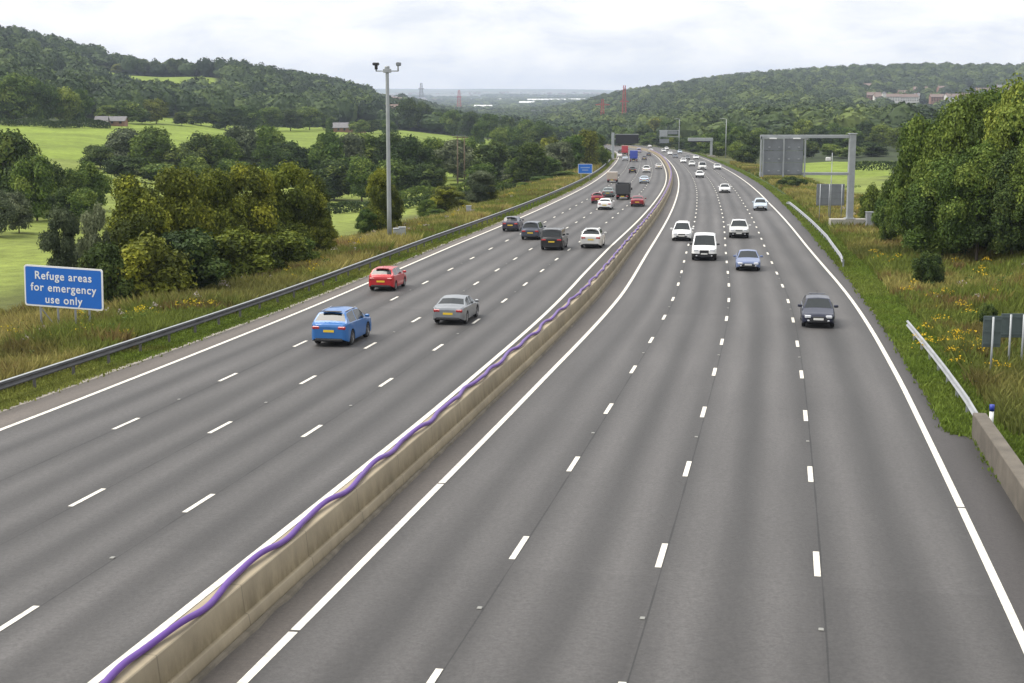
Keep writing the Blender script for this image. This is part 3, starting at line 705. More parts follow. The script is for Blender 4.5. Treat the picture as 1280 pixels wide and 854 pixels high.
    if kind in ('suv', 'jeep'):
        for s in (-1, 1): MB().bar((s*(roofw-.06), sp['rr']+.2, H-.045), (s*(roofw-.06), sp['rf']-.15, H-.035), .035).build('roof_rail', M['chrome'], root)
    if kind == 'hatch': MB().tube((0, sp['rr']+.3, H-.01), (0, sp['rr']+.15, H+.16), .008, n=5).build('aerial', M['black'], root)
    return root
def truck(u, v, label, bodymat, L=7.0, W=2.4, H=3.3, box=(.95, 3.3), cabmat='white', kind='box', side='l', name='lorry', cat='lorry'):
    p, a = place_vehicle(u, v, side, L); root = empty(name, p); slope_fix(root, a, side == 'r')
    tag(root, label, cat, 'vehicles driving away on the left carriageway')
    y0, y1 = -L/2, L/2; cab = 1.9 if L > 6 else 1.5
    if kind == 'tipper':
        b = MB(); yb = y1-cab-.15; h0, h1 = box; t = .06
        b.box(-W/2, W/2, y0, yb, h0, h0+t, .0); b.box(-W/2, -W/2+t, y0, yb, h0+t+.003, h1); b.box(W/2-t, W/2, y0, yb, h0+t+.003, h1); b.box(-W/2+t+.003, W/2-t-.003, yb-t, yb, h0+t+.003, h1)
        bo = b.build('load_body', bodymat, root)
        MB().box(-W/2+.02, W/2-.02, y0-.07, y0-.01, h0+.02, h1-.1, .02).build('tailgate', bodymat, bo)
        r_ = MB()
        for k in range(6): yy = y0+.3+k*(yb-y0-.5)/5; r_.box(W/2+.002, W/2+.05, yy-.04, yy+.04, h0+.05, h1); r_.box(-W/2-.05, -W/2-.002, yy-.04, yy+.04, h0+.05, h1)
        r_.build('side_rib', bodymat, bo)
    else:
        bo = MB().box(-W/2, W/2, y0, y1-cab-.12, box[0], box[1], .03).build('load_body', bodymat, root)
        for s in (-1, 1): x0, x1 = sorted((s*.02, s*(W/2-.08))); MB().box(x0, x1, y0-.03, y0-.004, box[0]+.1, box[1]-.12, .01).build('rear_door', bodymat, bo)
    c = MB(); h = min(H-.3, box[1]-.25)
    sec = [(y1-cab, .6, h), (y1-.55, .6, h), (y1-.2, .55, h*.62), (y1, .5, h*.55), (y1+.01, .5, .6)]
    c.loft([[(-W/2+.06, y, z0), (W/2-.06, y, z0), (W/2-.06, y, z1-.1), (W/2-.16, y, z1), (-W/2+.16, y, z1), (-W/2+.06, y, z1-.1)] for y, z0, z1 in sec], True, True)
    cb = c.build('cab', M['white'] if cabmat == 'white' else PAINT[cabmat], root)
    for s in (-1, 1):
        x0, x1 = sorted((s*(W/2-.059), s*(W/2-.045))); MB().box(x0, x1, y1-cab+.5, y1-.6, h*.62, h-.2).build('side_window', M['glass'], cb)
        x0, x1 = sorted((s*(W/2+.03), s*(W/2+.22))); MB().box(x0, x1, y1-.5, y1-.4, h*.6, h*.6+.4, .03).build('wing_mirror', M['black'], cb)
    MB().box(-.42, .42, y0+.2, y1-.3, .45, .8, .02).build('chassis', M['under'], root)
    MB().box(-W/2+.1, W/2-.1, y0-.02, y0+.12, .42, .6, .02).build('rear_bumper', M['black'], root)
    for s in (-1, 1): x0, x1 = sorted((s*(W/2-.5), s*(W/2-.12))); MB().box(x0, x1, y0-.05, y0-.022, .47, .6, .01).build('tail_lamp', M['tail'], root)
    MB().box(-.26, .26, y0-.045, y0-.022, .46, .57).build('number_plate', M['plate_y'], root)
    r = .45 if L > 6 else .36
    add_wheels(root, r, W/2-.18, (y0+1.2, y1-1.1) if L < 8.5 else (y0+1.0, y0+2.1, y1-1.2), .28)
    return root
car('suv', 'blue', 413, 433, 'l', 'bright blue five-door car with black spoiler, nearest vehicle driving away', name='blue_car')
car('hatch', 'red', 477, 364, 'l', 'small bright red hatchback beside the left crash rail, ahead of the bright blue car', name='red_hatchback')
car('saloon', 'silver', 561, 406, 'l', 'silver saloon with red tail lamps in the second lane, ahead of the bright blue car', name='silver_saloon')
car('hatch', 'plum', 638, 289.5, 'l', 'dark plum hatchback nearest the left crash rail in the row of four cars')
car('mpv', 'slate', 663, 300, 'l', 'slate blue people carrier between the plum hatchback and the black four-by-four')
car('jeep', 'black', 689.5, 313, 'l', 'black four-by-four with a yellow rear plate left of the pearl sport utility car', name='four_by_four')
car('suv', 'pearl', 738.5, 310.5, 'l', 'pearl white sport utility car in the lane next to the central wall')
car('hatch', 'maroon', 746.5, 254.5, 'l', 'dark red hatchback half hidden behind the white coupe')
car('saloon', 'greygreen', 759.5, 246.5, 'l', 'grey green saloon between the dark red hatchback and the dark tipper lorry')
car('saloon', 'white', 755.5, 262.5, 'l', 'white coupe with black bumper in front of the dark red hatchback')
truck(778, 250, 'small dark tipper lorry with high black sides to the left of the maroon saloon', PAINT['charcoal'], L=5.4, W=1.95, H=2.3, box=(.8, 2.35), cabmat='charcoal', kind='tipper')
car('saloon', 'maroon', 796.5, 258.5, 'l', 'maroon saloon in the third lane right of the dark tipper lorry')
truck(765, 228.5, 'small beige box van with a dark cab close to the left edge line', PAINT['beige'], L=5.2, W=2.0, H=2.1, box=(.55, 2.0), cabmat='charcoal', name='box_van', cat='van')
car('hatch', 'charcoal', 790.5, 216.5, 'l', 'dark grey hatchback alone behind the blue lorry')
car('mpv', 'white', 808, 216, 'l', 'white people carrier right of the dark grey hatchback')
car('saloon', 'ice', 805, 229.5, 'l', 'pale silver saloon behind the white people carrier')
car('hatch', 'pearl', 823.5, 211.5, 'l', 'cream hatchback alone in the outermost lane beside the inside of the bend')
truck(792, 202.5, 'blue-backed lorry nearest behind the dark overhead sign', PAINT['truckblue'], L=8, W=2.4, H=3.3, box=(1.0, 3.4))
truck(781, 194.5, 'red-backed lorry just beyond the blue one', PAINT['truckred'], L=8, W=2.4, H=3.4, box=(1.0, 3.6))
car('hatch', 'grey', 805.3, 200.5, 'l', 'grey hatchback immediately right of the blue lorry')
car('hatch', 'slate', 811, 195.5, 'l', 'dark slate hatchback in the outer lane beyond the grey one')
car('van', 'lilac', 798.7, 191, 'l', 'pale lilac van between the two lorries and the outer lane', name='van', cat='van')
car('saloon', 'white', 812.6, 184.5, 'l', 'tiny white saloon farthest away in the outer lane going away')
car('saloon', 'pearl', 814, 190, 'l', 'off-white saloon just behind the farthest white saloon')
car('hatch', 'white', 774.6, 197, 'l', 'small white hatchback to the left of the red lorry')
car('saloon', 'ice', 781.5, 201, 'l', 'pale silver saloon following the red lorry')
car('hatch', 'charcoal', 775.3, 191.5, 'l', 'charcoal hatchback ahead of the small white one near the left edge')
car('hatch', 'navy', 1022.5, 410, 'r', 'dark navy hatchback in the lane beside the right edge line, nearest oncoming vehicle', name='navy_hatchback')
car('saloon', 'mid_blue', 935, 339, 'r', 'pale blue saloon behind the navy hatchback, in the second lane from the right')
car('van', 'white', 880, 326, 'r', 'white panel van with black grille and bumper', name='panel_van', cat='van', dark_low=True)
car('mpv', 'white', 852, 301.5, 'r', 'white people carrier to the left of the white panel van')
car('suv', 'pearl', 923.5, 298, 'r', 'off-white four-by-four with black grille and bumpers behind the pale blue saloon', name='four_by_four', dark_low=True)
car('hatch', 'ice', 950.5, 263.5, 'r', 'ice blue hatchback beside the right edge line')
car('saloon', 'white', 906, 241.3, 'r', 'white saloon between the ice blue hatchback and the far bunch of traffic')
car('hatch', 'white', 874.7, 222.5, 'r', 'white hatchback with dark bumper at the near end of the far bunch', dark_low=True)
car('van', 'pearl', 878, 212.8, 'r', 'off-white van directly behind the white hatchback of the far bunch', name='van', cat='van')
car('saloon', 'white', 897, 212, 'r', 'white saloon in the lane by the verge at the near end of the far bunch')
car('hatch', 'pearl', 865, 208, 'r', 'cream hatchback ahead of the off-white van to its left')
car('hatch', 'white', 854.3, 204, 'r', 'white hatchback close to the central wall in the far bunch')
car('hatch', 'grey', 859.2, 199.7, 'r', 'grey hatchback in the far bunch with white hatchbacks around it')
car('saloon', 'white', 870.2, 199.3, 'r', 'white saloon by the far cantilever gantry foot')
car('hatch', 'slate', 844.2, 197.8, 'r', 'slate hatchback near the central wall in the far bunch')
car('hatch', 'white', 837.6, 194, 'r', 'small white hatchback by the inner edge of the far bend')
car('mpv', 'pearl', 829.8, 190.6, 'r', 'cream people carrier rounding the far bend')
car('hatch', 'ice', 850, 192, 'r', 'ice blue hatchback near the outer edge of the far bend')
car('hatch', 'white', 833.6, 187.5, 'r', 'tiny white hatchback last of the oncoming traffic')

# ------------------------------------------------------------------ signs, gantries, masts
def zat(v, Y): return HC+ray(640, v)[1]*Y
def xat(u, v, Y): return ray(u, v)[0]*Y
def text_mesh(txt, size, material, parent, loc, name='lettering', bold=.012):
    cu_ = bpy.data.curves.new('t', 'FONT'); cu_.body = txt; cu_.size = size; cu_.align_x = 'CENTER'; cu_.extrude = .004; cu_.offset = bold; cu_.space_character = 1.12
    t = bpy.data.objects.new('t', cu_); COL.objects.link(t); dg = bpy.context.evaluated_depsgraph_get(); dg.update()
    me = bpy.data.meshes.new_from_object(t.evaluated_get(dg)); bpy.data.objects.remove(t); me.name = name
    me.materials.clear(); o = link(name, me, material, parent); o.location = loc; o.rotation_euler = (math.pi/2, 0, 0); return o
def rrect(w, h, r, y, n=5):
    out = []
    for cx, cz, a0 in ((w/2-r, h/2-r, 0), (-w/2+r, h/2-r, 90), (-w/2+r, -h/2+r, 180), (w/2-r, -h/2+r, 270)):
        for k in range(n+1): a = rad(a0+90*k/n); out.append((cx+r*math.cos(a), y, cz+r*math.sin(a)))
    return out
# emergency refuge sign (plate faces the camera traffic; its right side is a little nearer the road)
Ys = 72.0; xl, xr = xat(30.5, 356, Ys+.6), xat(128.5, 362, Ys-.6); zc = (zat(334, Ys)+zat(385, Ys))/2; hh_ = zat(333, Ys)-zat(384.5, Ys)
cx_ = (xl+xr)/2; zg = gz(cx_, Ys)
sg = empty('road_sign', (cx_, Ys, zg), -math.atan2(1.2, xr-xl)*1.0); tag(sg, 'large blue sign on grey posts reading Refuge areas for emergency use only', 'road sign')
wS = math.hypot(xr-xl, 1.2); cz = zc-zg
pl = MB().loft([rrect(wS, hh_, .14, .0), rrect(wS, hh_, .14, .05)], True, True).build('border_plate', M['white'], sg); pl.location = (0, 0, cz); pl.rotation_euler = (0, rad(1.6), 0)
pb = MB().loft([rrect(wS-.16, hh_-.16, .09, -.006), rrect(wS-.16, hh_-.16, .09, -.002)], True, True).build('blue_face', M['signblue'], pl)
for i, t_ in enumerate(('Refuge areas', 'for emergency', 'use only')): text_mesh(t_, .565, M['white'], pl, (0, -.012, .36-.6*i), bold=.008)
for i, px_ in enumerate((-1.45, -.45, .55, 1.35)):
    MB().tube((px_, .12, -.5), (px_, .12, cz+.8), .055, n=10).build('post', M['postgrey'], sg)
MB().bar((-1.45, .14, cz-hh_/2-.05), (-1.0, 1.3, -.2), .05).build('brace', M['postgrey'], sg)
# small blue sign far on the left verge
Yb = 283.0; xb = xat(731.5, 211, Yb); zg = gz(xb, Yb); wS = 18*Yb/1826; h2 = zat(205, Yb)-zat(217, Yb); czb = zat(211, Yb)-zg
s2 = empty('road_sign', (xb, Yb, zg)); tag(s2, 'small plain blue sign far up the left verge in front of roadside trees', 'road sign')
q = MB().loft([rrect(wS, h2, .12, 0), rrect(wS, h2, .12, .05)], True, True).build('border_plate', M['white'], s2); q.location = (0, 0, czb)
MB().loft([rrect(wS-.14, h2-.14, .07, -.006), rrect(wS-.14, h2-.14, .07, -.002)], True, True).build('blue_face', M['signblue'], q)
dl = mat('dull_lettering', (.25,.35,.55), .6); MB().box(-.9, .9, -.012, -.008, .12, .3).build('lettering', dl, q); MB().box(-.6, .6, -.012, -.008, -.35, -.18).build('lettering', dl, q)
for px_ in (-.8, .8): MB().tube((px_, .1, -.5), (px_, .1, czb+.5), .06, n=8).build('post', M['postgrey'], s2)

def gantry_cantilever(name, label, X, Y, post_h, z_low, arm, board, armside=-1, boardmat=None, zoff=0, w=.38, truss=True, plinth=True, two=True):
    """post at X,Y; arm reaches to armside; board=(x0,x1,z0,z1) from post"""
    zg = gz(X, Y); r = empty(name, (X, Y, zg)); tag(r, label, 'gantry')
    MB().box(-w/2, w/2, -w/2, w/2, .3, post_h, .03).build('post', M['steel'], r)
    b = 'beam'
    MB().box(*sorted((armside*(w/2+.003), armside*arm)), -.16, .16, post_h-.42, post_h-.1, .02).build(b, M['steel'], r)
    if two: MB().box(*sorted((armside*(w/2+.003), armside*arm)), -.14, .14, z_low, z_low+.28, .02).build(b, M['steel'], r)
    MB().box(-w/2-.1, w/2+.1, -w/2-.1, w/2+.1, post_h+.003, post_h+.06, .01).build('post_cap', M['steel'], r)
    return r
# near cantilever gantry on the right verge
Yg = 146.0; Xg = xat(1061.5, 280, Yg); zg = gz(Xg, Yg); ph = zat(167.5, Yg)-zg; zl = zat(219, Yg)-zg; arm = (1061.5-945.5)*Yg/1826
g1 = gantry_cantilever('sign_gantry', 'tall grey cantilever gantry on the right verge showing the ribbed back of its panel', Xg, Yg, ph, zl, arm, None, w=.62)
bx0, bx1 = -(1061.5-945)*Yg/1826, -(1061.5-1001)*Yg/1826; z1_ = zat(170.5, Yg)-zg; z0_ = zat(220.5, Yg)-zg
pn = MB()
nx = 2; nz_ = 3; zz = np.linspace(z0_+.22, z1_-.25, nz_+1); xx = np.linspace(bx0+.35, bx1-.12, nx+1)
for i in range(nx):
    for j in range(nz_): pn.box(xx[i]+.03, xx[i+1]-.03, -.42, -.36, zz[j]+.02, zz[j+1]-.02, .01)
pn.build('board_panel', M['sheet'], g1)
fr = MB()
for x in (bx0+.06, bx0+.28, (bx0+bx1)/2+.1, bx1): fr.box(x-.07, x+.07, -.62 if x > bx0+.1 else -.66, -.44, z0_, z1_)
fr.box(bx0-.02, bx1+.08, -.66, -.625, z1_-.22, z1_-.02)
fr.build('board_frame', M['steel'], g1)
lt = MB()
for x in np.linspace(bx0+.9, bx1-.6, 4):
    for j in range(3): lt.box(x-.1, x+.1, -.5, -.43, zz[j]+.3, zz[j]+.42)
lt.build('clamps', M['steel'], g1)
for x in (bx0+1.2, bx1-.9): MB().box(x-.35, x+.35, -.9, -.67, z1_-.24, z1_-.16, .01).build('bracket_lamp', M['white'], g1)
MB().box(-2.0, 1.9, -.5, .5, -.3, 1.15, .04).build('plinth', mat('new_concrete', (.4,.38,.33), .85, 0, .12, 1), g1)
MB().box(-w_/2 if False else -.5, .5, -.5, .5, 1.153, 1.22, .01).build('base_plate', M['steel'], g1)
cb = empty('control_cabinet', (Xg+1.75, Yg-1.1, gz(Xg+1.75, Yg-1.1))); tag(cb, 'grey metal cabinet at the right end of the gantry plinth', 'cabinet')
MB().box(-.35, .35, -.3, .3, -.2, 1.9, .04).build('case', M['postgrey'], cb); MB().box(-.3, .3, -.315, -.304, 1.0, 1.8, .01).build('door', M['postgrey'], cb); MB().box(-.4, .4, -.35, .35, 1.903, 1.96, .02).build('lid', M['steel'], cb)
# sign back behind the gantry post
def sign_back(u0, u1, v0, v1, vb, Y, label, m_, posts=(.4,), rot=0.0, rows=3):
    xa, xb_ = xat(u0, v0, Y), xat(u1, v0, Y); xc = (xa+xb_)/2; zg = gz(xc, Y); w = xb_-xa; za, zb_ = zat(v1, Y)-zg, zat(v0, Y)-zg
    r = empty('road_sign', (xc, Y, zg), rot); tag(r, label, 'road sign')
    MB().box(-w/2, w/2, -.02, .02, za, zb_, .012).build('panel', m_, r)
    for z in np.linspace(za+.15, zb_-.15, rows): MB().box(-w/2+.03, w/2-.03, -.05, -.022, z-.03, z+.03).build('stiffener', m_, r)
    for p_ in posts: MB().tube((p_*w/2, -.11, -.5), (p_*w/2, -.11, zb_-.03), .045, n=10).build('post', M['steel'], r)
    return r
sign_back(1021, 1056, 230, 257, 272, 158., 'dark grey back of a wide sign behind the near gantry post', M['sheet'], (-.75, -.1, .8), rows=4)
sign_back(1229.5, 1252.5, 395, 434, 470, 58.5, 'greenish grey back of a small upright sign on one post, right grass', M['sheetgreen'], (.0,), rows=3)
sign_back(1252, 1286, 392, 422, 470, 60.5, 'grey back of a wider sign at the right border of the picture', M['sheetgreen'], (-.35, .6), rows=2)
# far gantries
Y2 = 515.; X2g = xat(889, 190, Y2); zg = gz(X2g, Y2)
g2 = empty('sign_gantry', (X2g, Y2, zg)); tag(g2, 'plain grey goal-like cantilever gantry far along the right verge', 'gantry'); p2h = zat(172.5, Y2)-zg
MB().box(-.4, .4, -.4, .4, 0, p2h-1.13, .03).build('post', M['steel'], g2); MB().box(-8.3, .5, -.5, .5, p2h-1.12, p2h, .05).build('beam', M['steel'], g2)
MB().box(-8.2, -.6, -.55, -.51, p2h-1.5, p2h-1.12, .02).build('sign_edge', M['dark'], g2); MB().box(-1.2, 1.4, -.8, .8, -.6, .7, .05).build('plinth', M['conc'], g2)
Y3 = 700.; X3g = xat(848.5, 185, Y3); zg = gz(X3g, Y3); p3 = zat(162.5, Y3)-zg
g3 = gantry_cantilever('sign_gantry', 'slender far gantry with two pale boards, beyond the plain grey one', X3g, Y3, p3, p3-3.4, 9.6, None, w=.6)
MB().box(-9.4, -5.6, -.5, -.35, p3-3.0, p3-.3, .03).build('board_panel', M['steel'], g3); MB().box(-5.4, -.8, -.5, -.35, p3-2.0, p3-.6, .03).build('board_panel', M['sheet'], g3)
MB().box(-9.4, -4.8, -.5, -.35, p3-6.3, p3-4.4, .03).build('lower_board', M['sheet'], g3); MB().bar((-9.2, 0, p3-3.4), (-9.2, 0, p3-6.2), .12).build('hanger', M['steel'], g3)
Y4 = 470.; X4 = xat(766, 190, Y4); zg = gz(X4, Y4); p4 = zat(167.5, Y4)-zg
g4 = empty('sign_gantry', (X4, Y4, zg)); tag(g4, 'gantry on the left verge holding a wide blank dark message board over the lanes', 'gantry')
MB().box(-.45, .45, -.45, .45, -.5, p4+.4, .04).build('post', M['steel'], g4); wb = 28.5*Y4/1826; zb0 = zat(179.5, Y4)-zg; zb1 = zat(168.2, Y4)-zg
MB().box(.46, 1.0+wb, -.18, .2, (zb0+zb1)/2-.2, (zb0+zb1)/2+.2, .02).build('beam', M['steel'], g4)
bd = MB().box(.85, .85+wb, -.7, -.2, zb0, zb1, .05).build('message_board', M['dark'], g4)
MB().box(.7, .85+wb+.15, -.6, .0, zb1+.003, zb1+.12, .02).build('walkway', M['steel'], bd)
MB().box(-1.5, 1.5, -1, 1, -.8, .5, .05).build('plinth', M['conc'], g4)
mp4 = MB().tube((-2.6, 0, -.5), (-2.6, 0, 5.0), .15, n=8); pq = mp4.build('slip_post', M['steel'], None); pq.location = (X4-.3, Y4+6, gz(X4-.3, Y4+6)); tag(pq, 'thin pale post just left of the dark message board gantry', 'post')
# CCTV mast
Ym = 131.; Xm = xat(487, 300, Ym); zg = gz(Xm, Ym); mh = zat(89, Ym)-zg
ms = empty('camera_mast', (Xm, Ym, zg)); tag(ms, 'very tall grey mast with two cameras on top beside the left crash rail', 'camera mast')
k = [(r_*math.cos(2*math.pi*i/10), r_*math.sin(2*math.pi*i/10)) for r_ in (1,) for i in range(10)]
MB().loft([[(x*r_, y*r_, z) for x, y in k] for r_, z in ((.21, -.4), (.2, 3), (.15, mh-.4), (.15, mh))], True, True, True).build('pole', M['steel'], ms)
hd = MB().box(-.35, .35, -.25, .25, mh-.15, mh+.2, .03).tube((0, 0, mh+.2), (0, 0, mh+.45), .22, n=10).build('head_frame', M['steel'], ms)
MB().bar((-1.0, 0, mh), (1.0, 0, mh), .1).build('crossarm', M['steel'], ms)
for s in (-1, 1):
    c_ = MB().tube((s*.98, 0, mh), (s*.98, 0, mh+.55), .07, n=8).build('camera_bracket', M['steel'], ms)
    if s < 0: MB().box(-1.3, -.72, -.16, .3, mh+.5, mh+.75, .05).tube((-.98, 0, mh+.15), (-.98, 0, mh+.5), .14, n=10).build('camera', M['black'], c_)
    else: MB().box(.8, 1.25, -.25, .2, mh+.45, mh+.78, .06).tube((1.0, -.3, mh+.62), (1.0, .2, mh+.62), .15, n=10).build('camera', M['sheet'], c_)
for i, (du, w_, h_, lb) in enumerate(((496.2, .62, 1.35, 'left of the two grey roadside cabinets beside the camera mast'), (503, .62, 1.45, 'right of the two grey roadside cabinets beside the camera mast'))):
    X = xat(du, 300, Ym-1); c_ = empty('roadside_cabinet', (X, Ym-1, gz(X, Ym-1)), .1); tag(c_, lb, 'cabinet')
    MB().box(-w_/2, w_/2, -.25, .25, -.2, h_, .04).build('case', M['postgrey'], c_); MB().box(-w_/2+.05, w_/2-.05, -.27, -.254, .15, h_-.12, .008).build('door', M['steel'], c_); MB().box(-w_/2-.04, w_/2+.04, -.29, .29, h_+.003, h_+.05, .02).build('lid', M['steel'], c_)
X = xat(586, 270, 172); c_ = empty('roadside_cabinet', (X, 172, gz(X, 172))); tag(c_, 'small grey cabinet farther up the left verge beside the round bushes', 'cabinet')
MB().box(-.3, .3, -.2, .2, -.2, 1.2, .03).build('case', M['postgrey'], c_); MB().box(-.33, .33, -.23, .23, 1.203, 1.25, .01).build('lid', M['steel'], c_)
# lamp columns / poles
def pole(u, vt, Y, label, r=.1, arm=1.2, side=-1, name='lamp_column', cat='lamp column', m_='steel'):
    X = xat(u, 190, Y); zg = gz(X, Y); h = zat(vt, Y)-zg; p = empty(name, (X, Y, zg)); tag(p, label, cat)
    MB().tube((0,0,-.3), (0,0,h), r*1.3, r*.7, n=8).build('pole', M[m_], p)
    if arm: MB().tube((0,0,h), (side*arm, 0, h+.25), r*.6, n=6).build('arm', M[m_], p); MB().box(*sorted((side*arm, side*(arm+.7))), -.14, .14, h+.18, h+.32, .03).build('lamp_head', M['steel'], p)
    return p
pole(907, 149, 505, 'tall slim lamp column standing on the right verge beyond the near gantry', .14, 1.6)
pole(848.6, 149, 640, 'tall slim lamp column just behind the slender far gantry', .13, 1.4)
pole(1040.5, 191, 150, 'thin pole with a small pale box in front of the right pasture', .05, 0, name='camera_pole', cat='pole')
X = xat(1037, 200, 150); q = MB().box(-.35, .15, -.1, .1, 0, .35, .03).build('equipment_box', M['white'], [o for o in bpy.data.objects if o.name.startswith('camera_pole')][0]); q.location = (-.3, 0, zat(201, 150)-gz(xat(1040.5, 190, 150), 150))
pole(572, 170, 300, 'wooden utility pole with crossarm in the meadow, left one of the pair', .13, 0, name='utility_pole', cat='utility pole', m_='wood_pole')
pole(580.5, 171, 304, 'wooden utility pole, right one of the pair in the meadow', .13, 0, name='utility_pole', cat='utility pole', m_='wood_pole')
X = xat(576, 172, 302); q = MB().bar((-.4, 0, 0), (2.2, 0, .0), .18).build('crossarm', M['wood_pole'], [o for o in bpy.data.objects if o.name == 'utility_pole'][0]); q.location.z = zat(172, 300)-gz(xat(572, 190, 300), 300)
# lattice masts and red steelwork in the valley
def lattice(u, vt, vb, Y, wpx, label, m_, arms=(), name='lattice_mast', cat='lattice mast'):
    X = xat(u, 150, Y); zb_ = zat(vb, Y); h = zat(vt, Y)-zb_; w = wpx*Y/1826
    r = empty(name, (X, Y, zb_)); tag(r, label, cat); b = MB(); n = 9
    wv = lambda t: w/2*(1-.6*t)
    for i in range(n):
        t0, t1 = i/n, (i+1)/n; a0, a1 = wv(t0), wv(t1)
        for k_ in range(4):
            s = ((-1,-1),(1,-1),(1,1),(-1,1)); p, q_ = s[k_], s[(k_+1) % 4]
            b.bar((p[0]*a0, p[1]*a0, h*t0), (p[0]*a1, p[1]*a1, h*t1), w*.11); b.bar((p[0]*a0, p[1]*a0, h*t0), (q_[0]*a1, q_[1]*a1, h*t1), w*.055)
            b.bar((p[0]*a1, p[1]*a1, h*t1), (q_[0]*a1, q_[1]*a1, h*t1), w*.055)
    b.build('tower', m_, r)
    for t, L_ in arms:
        MB().bar((-L_/2, 0, h*t), (L_/2, 0, h*t), w*.14).bar((-L_/2, 0, h*t), (0, 0, h*(t+.07)), w*.08).bar((L_/2, 0, h*t), (0, 0, h*(t+.07)), w*.08).build('crossarm', m_, r)
    return r
lattice(780, 107, 160, 1500, 6, 'tallest dull red lattice mast rising above the wooded ridge', M['red'], ((.62, 9),))
lattice(753, 124, 160, 1450, 5.5, 'shorter dull red lattice mast left of the tallest one', M['red'], ((.8, 14),))
lattice(527, 104, 122, 3600, 5, 'dark lattice mast on the far valley skyline', M['sheet'], ((.6, 16),))
lattice(574, 113, 134, 3300, 5, 'red lattice mast in the far valley, right of the dark skyline mast', M['red'], ((.6, 12),))
Y5 = 1350.; r = empty('steel_bridge', (xat(760, 160, Y5), Y5, zat(163.5, Y5))); tag(r, 'low red steel bridge with an arched end in front of the wooded ridge', 'bridge')
k5 = Y5/1826
MB().box(-20*k5, 18*k5, -2, 2, 0, 3.2*k5, .1).build('deck', M['red'], r)
b = MB()
for i in range(12): b.bar(((8+i*.75)*k5, 0, 3*k5), ((8.4+i*.75)*k5, 0, (3+5.5*math.sin(math.pi*(i+.5)/12))*k5), .5)
pts5 = [((7.5+i*.9)*k5, 0, (3+5.8*math.sin(math.pi*i/11))*k5) for i in range(12)]
for a_, b_ in zip(pts5[:-1], pts5[1:]): b.bar(a_, b_, .9)
b.build('arch', mat('arch_red', (.6,.04,.06), .6), r)
MB().box(-22*k5, -20.2*k5, -2.5, 2.5, -8, 3.5*k5).box(18.2*k5, 20*k5, -2.5, 2.5, -8, 3*k5).build('pier', mat('ochre', (.45,.25,.08), .8), r)

# ------------------------------------------------------------------ foliage
def ico(sub):
    import bmesh
    bm = bmesh.new(); bmesh.ops.create_icosphere(bm, subdivisions=sub, radius=1); v = np.array([x.co[:] for x in bm.verts]); f = np.array([[a.index for a in p.verts] for p in bm.faces]); bm.free(); return v, f
IV1, IF1 = ico(1); IV2, IF2 = ico(2)
def unit(n, r):
    v = r.normal(size=(n, 3)); return v/np.linalg.norm(v, axis=1)[:, None]
def quads(C, Nn, size, r, asp=.62):
    n = len(C); t = np.cross(Nn, unit(n, r)); t /= np.linalg.norm(t, axis=1)[:, None]+1e-9; b = np.cross(Nn, t)
    s = (size*(.6+.8*r.random(n)))[:, None]*.5
    bend = Nn*s*.35
    V = np.stack([C-t*s, C-b*s*asp+bend, C+t*s, C+b*s*asp+bend], 1).reshape(-1, 3)
    return V, np.arange(n*4).reshape(-1, 4)
def crown_template(name, seed, nb, nleaf, ls, low=.08, br=(.13, .22), A=1.0, core=.6):
    # built at width 1 and height A, then stored with height 1
    r = np.random.default_rng(seed); B = []
    for i in range(nb):
        zn = r.random()**.8; rr0 = br[0]/A; z = low+rr0+(1-low-rr0*1.7)*zn
        tz = (z-(low+(1-low)*.42))/((1-low)*.6); R = .5*math.sqrt(max(.02, 1-tz*tz))
        rr = br[0]+(br[1]-br[0])*r.random(); a = r.random()*2*math.pi; d = max(0, R*(1.0 if i % 4 else 1.22)-rr*.85)*(r.random()**.35)
        B.append((d*math.cos(a), d*math.sin(a), z*A, rr, r.normal()*.2))
    for zz_ in np.arange(low*A+.24, (1-.12)*A-.2, .26): B.append((0, 0, zz_, .24, 0))
    B = np.array(B); w = B[:, 3]**2; w /= w.sum(); k = r.choice(len(B), nleaf, p=w)
    d = unit(nleaf, r); d[:, 2] = np.where(d[:, 2] < -.5, -d[:, 2], d[:, 2])
    rad_ = B[k, 3]*(.76+.5*r.random(nleaf)**3.0)
    C = B[k, :3]+d*rad_[:, None]
    # drop leaves buried deep inside other clumps
    dist = np.linalg.norm(C[:, None]-B[None, :, :3], axis=2)/B[None, :, 3]; keep = dist.min(1) > .62
    C = C[keep]; dd = d[keep]; kk = k[keep]
    Nn = dd+.42*r.normal(size=dd.shape); Nn /= np.linalg.norm(Nn, axis=1)[:, None]
    V, Fq = quads(C, Nn, np.full(len(C), ls), r)
    tint = np.clip(.45+B[kk, 4]*1.2+.17*r.normal(size=len(C)), 0, 1)
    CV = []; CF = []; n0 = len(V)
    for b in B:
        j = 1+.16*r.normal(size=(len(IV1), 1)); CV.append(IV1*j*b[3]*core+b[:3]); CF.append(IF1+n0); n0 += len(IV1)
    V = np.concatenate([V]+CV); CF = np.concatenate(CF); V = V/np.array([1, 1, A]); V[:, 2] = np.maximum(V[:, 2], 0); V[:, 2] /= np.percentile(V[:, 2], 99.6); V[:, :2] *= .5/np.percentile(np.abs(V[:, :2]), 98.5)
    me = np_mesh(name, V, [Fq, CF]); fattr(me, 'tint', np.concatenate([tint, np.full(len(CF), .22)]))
    return me
def trunk_template(name, seed):
    r = random.Random(seed); m = MB(); m.tube((0,0,-.06), (.01,.0,.3), .028, .02, 8).tube((.01,0,.3), (.0,.02,.62), .02, .009, 7)
    for i in range(6):
        a = r.random()*6.28; z = .18+.06*i; m.tube((.005, 0, z), (.26*math.cos(a), .26*math.sin(a), z+.2+.1*r.random()), .011, .004, 6)
    return m.mesh(name)
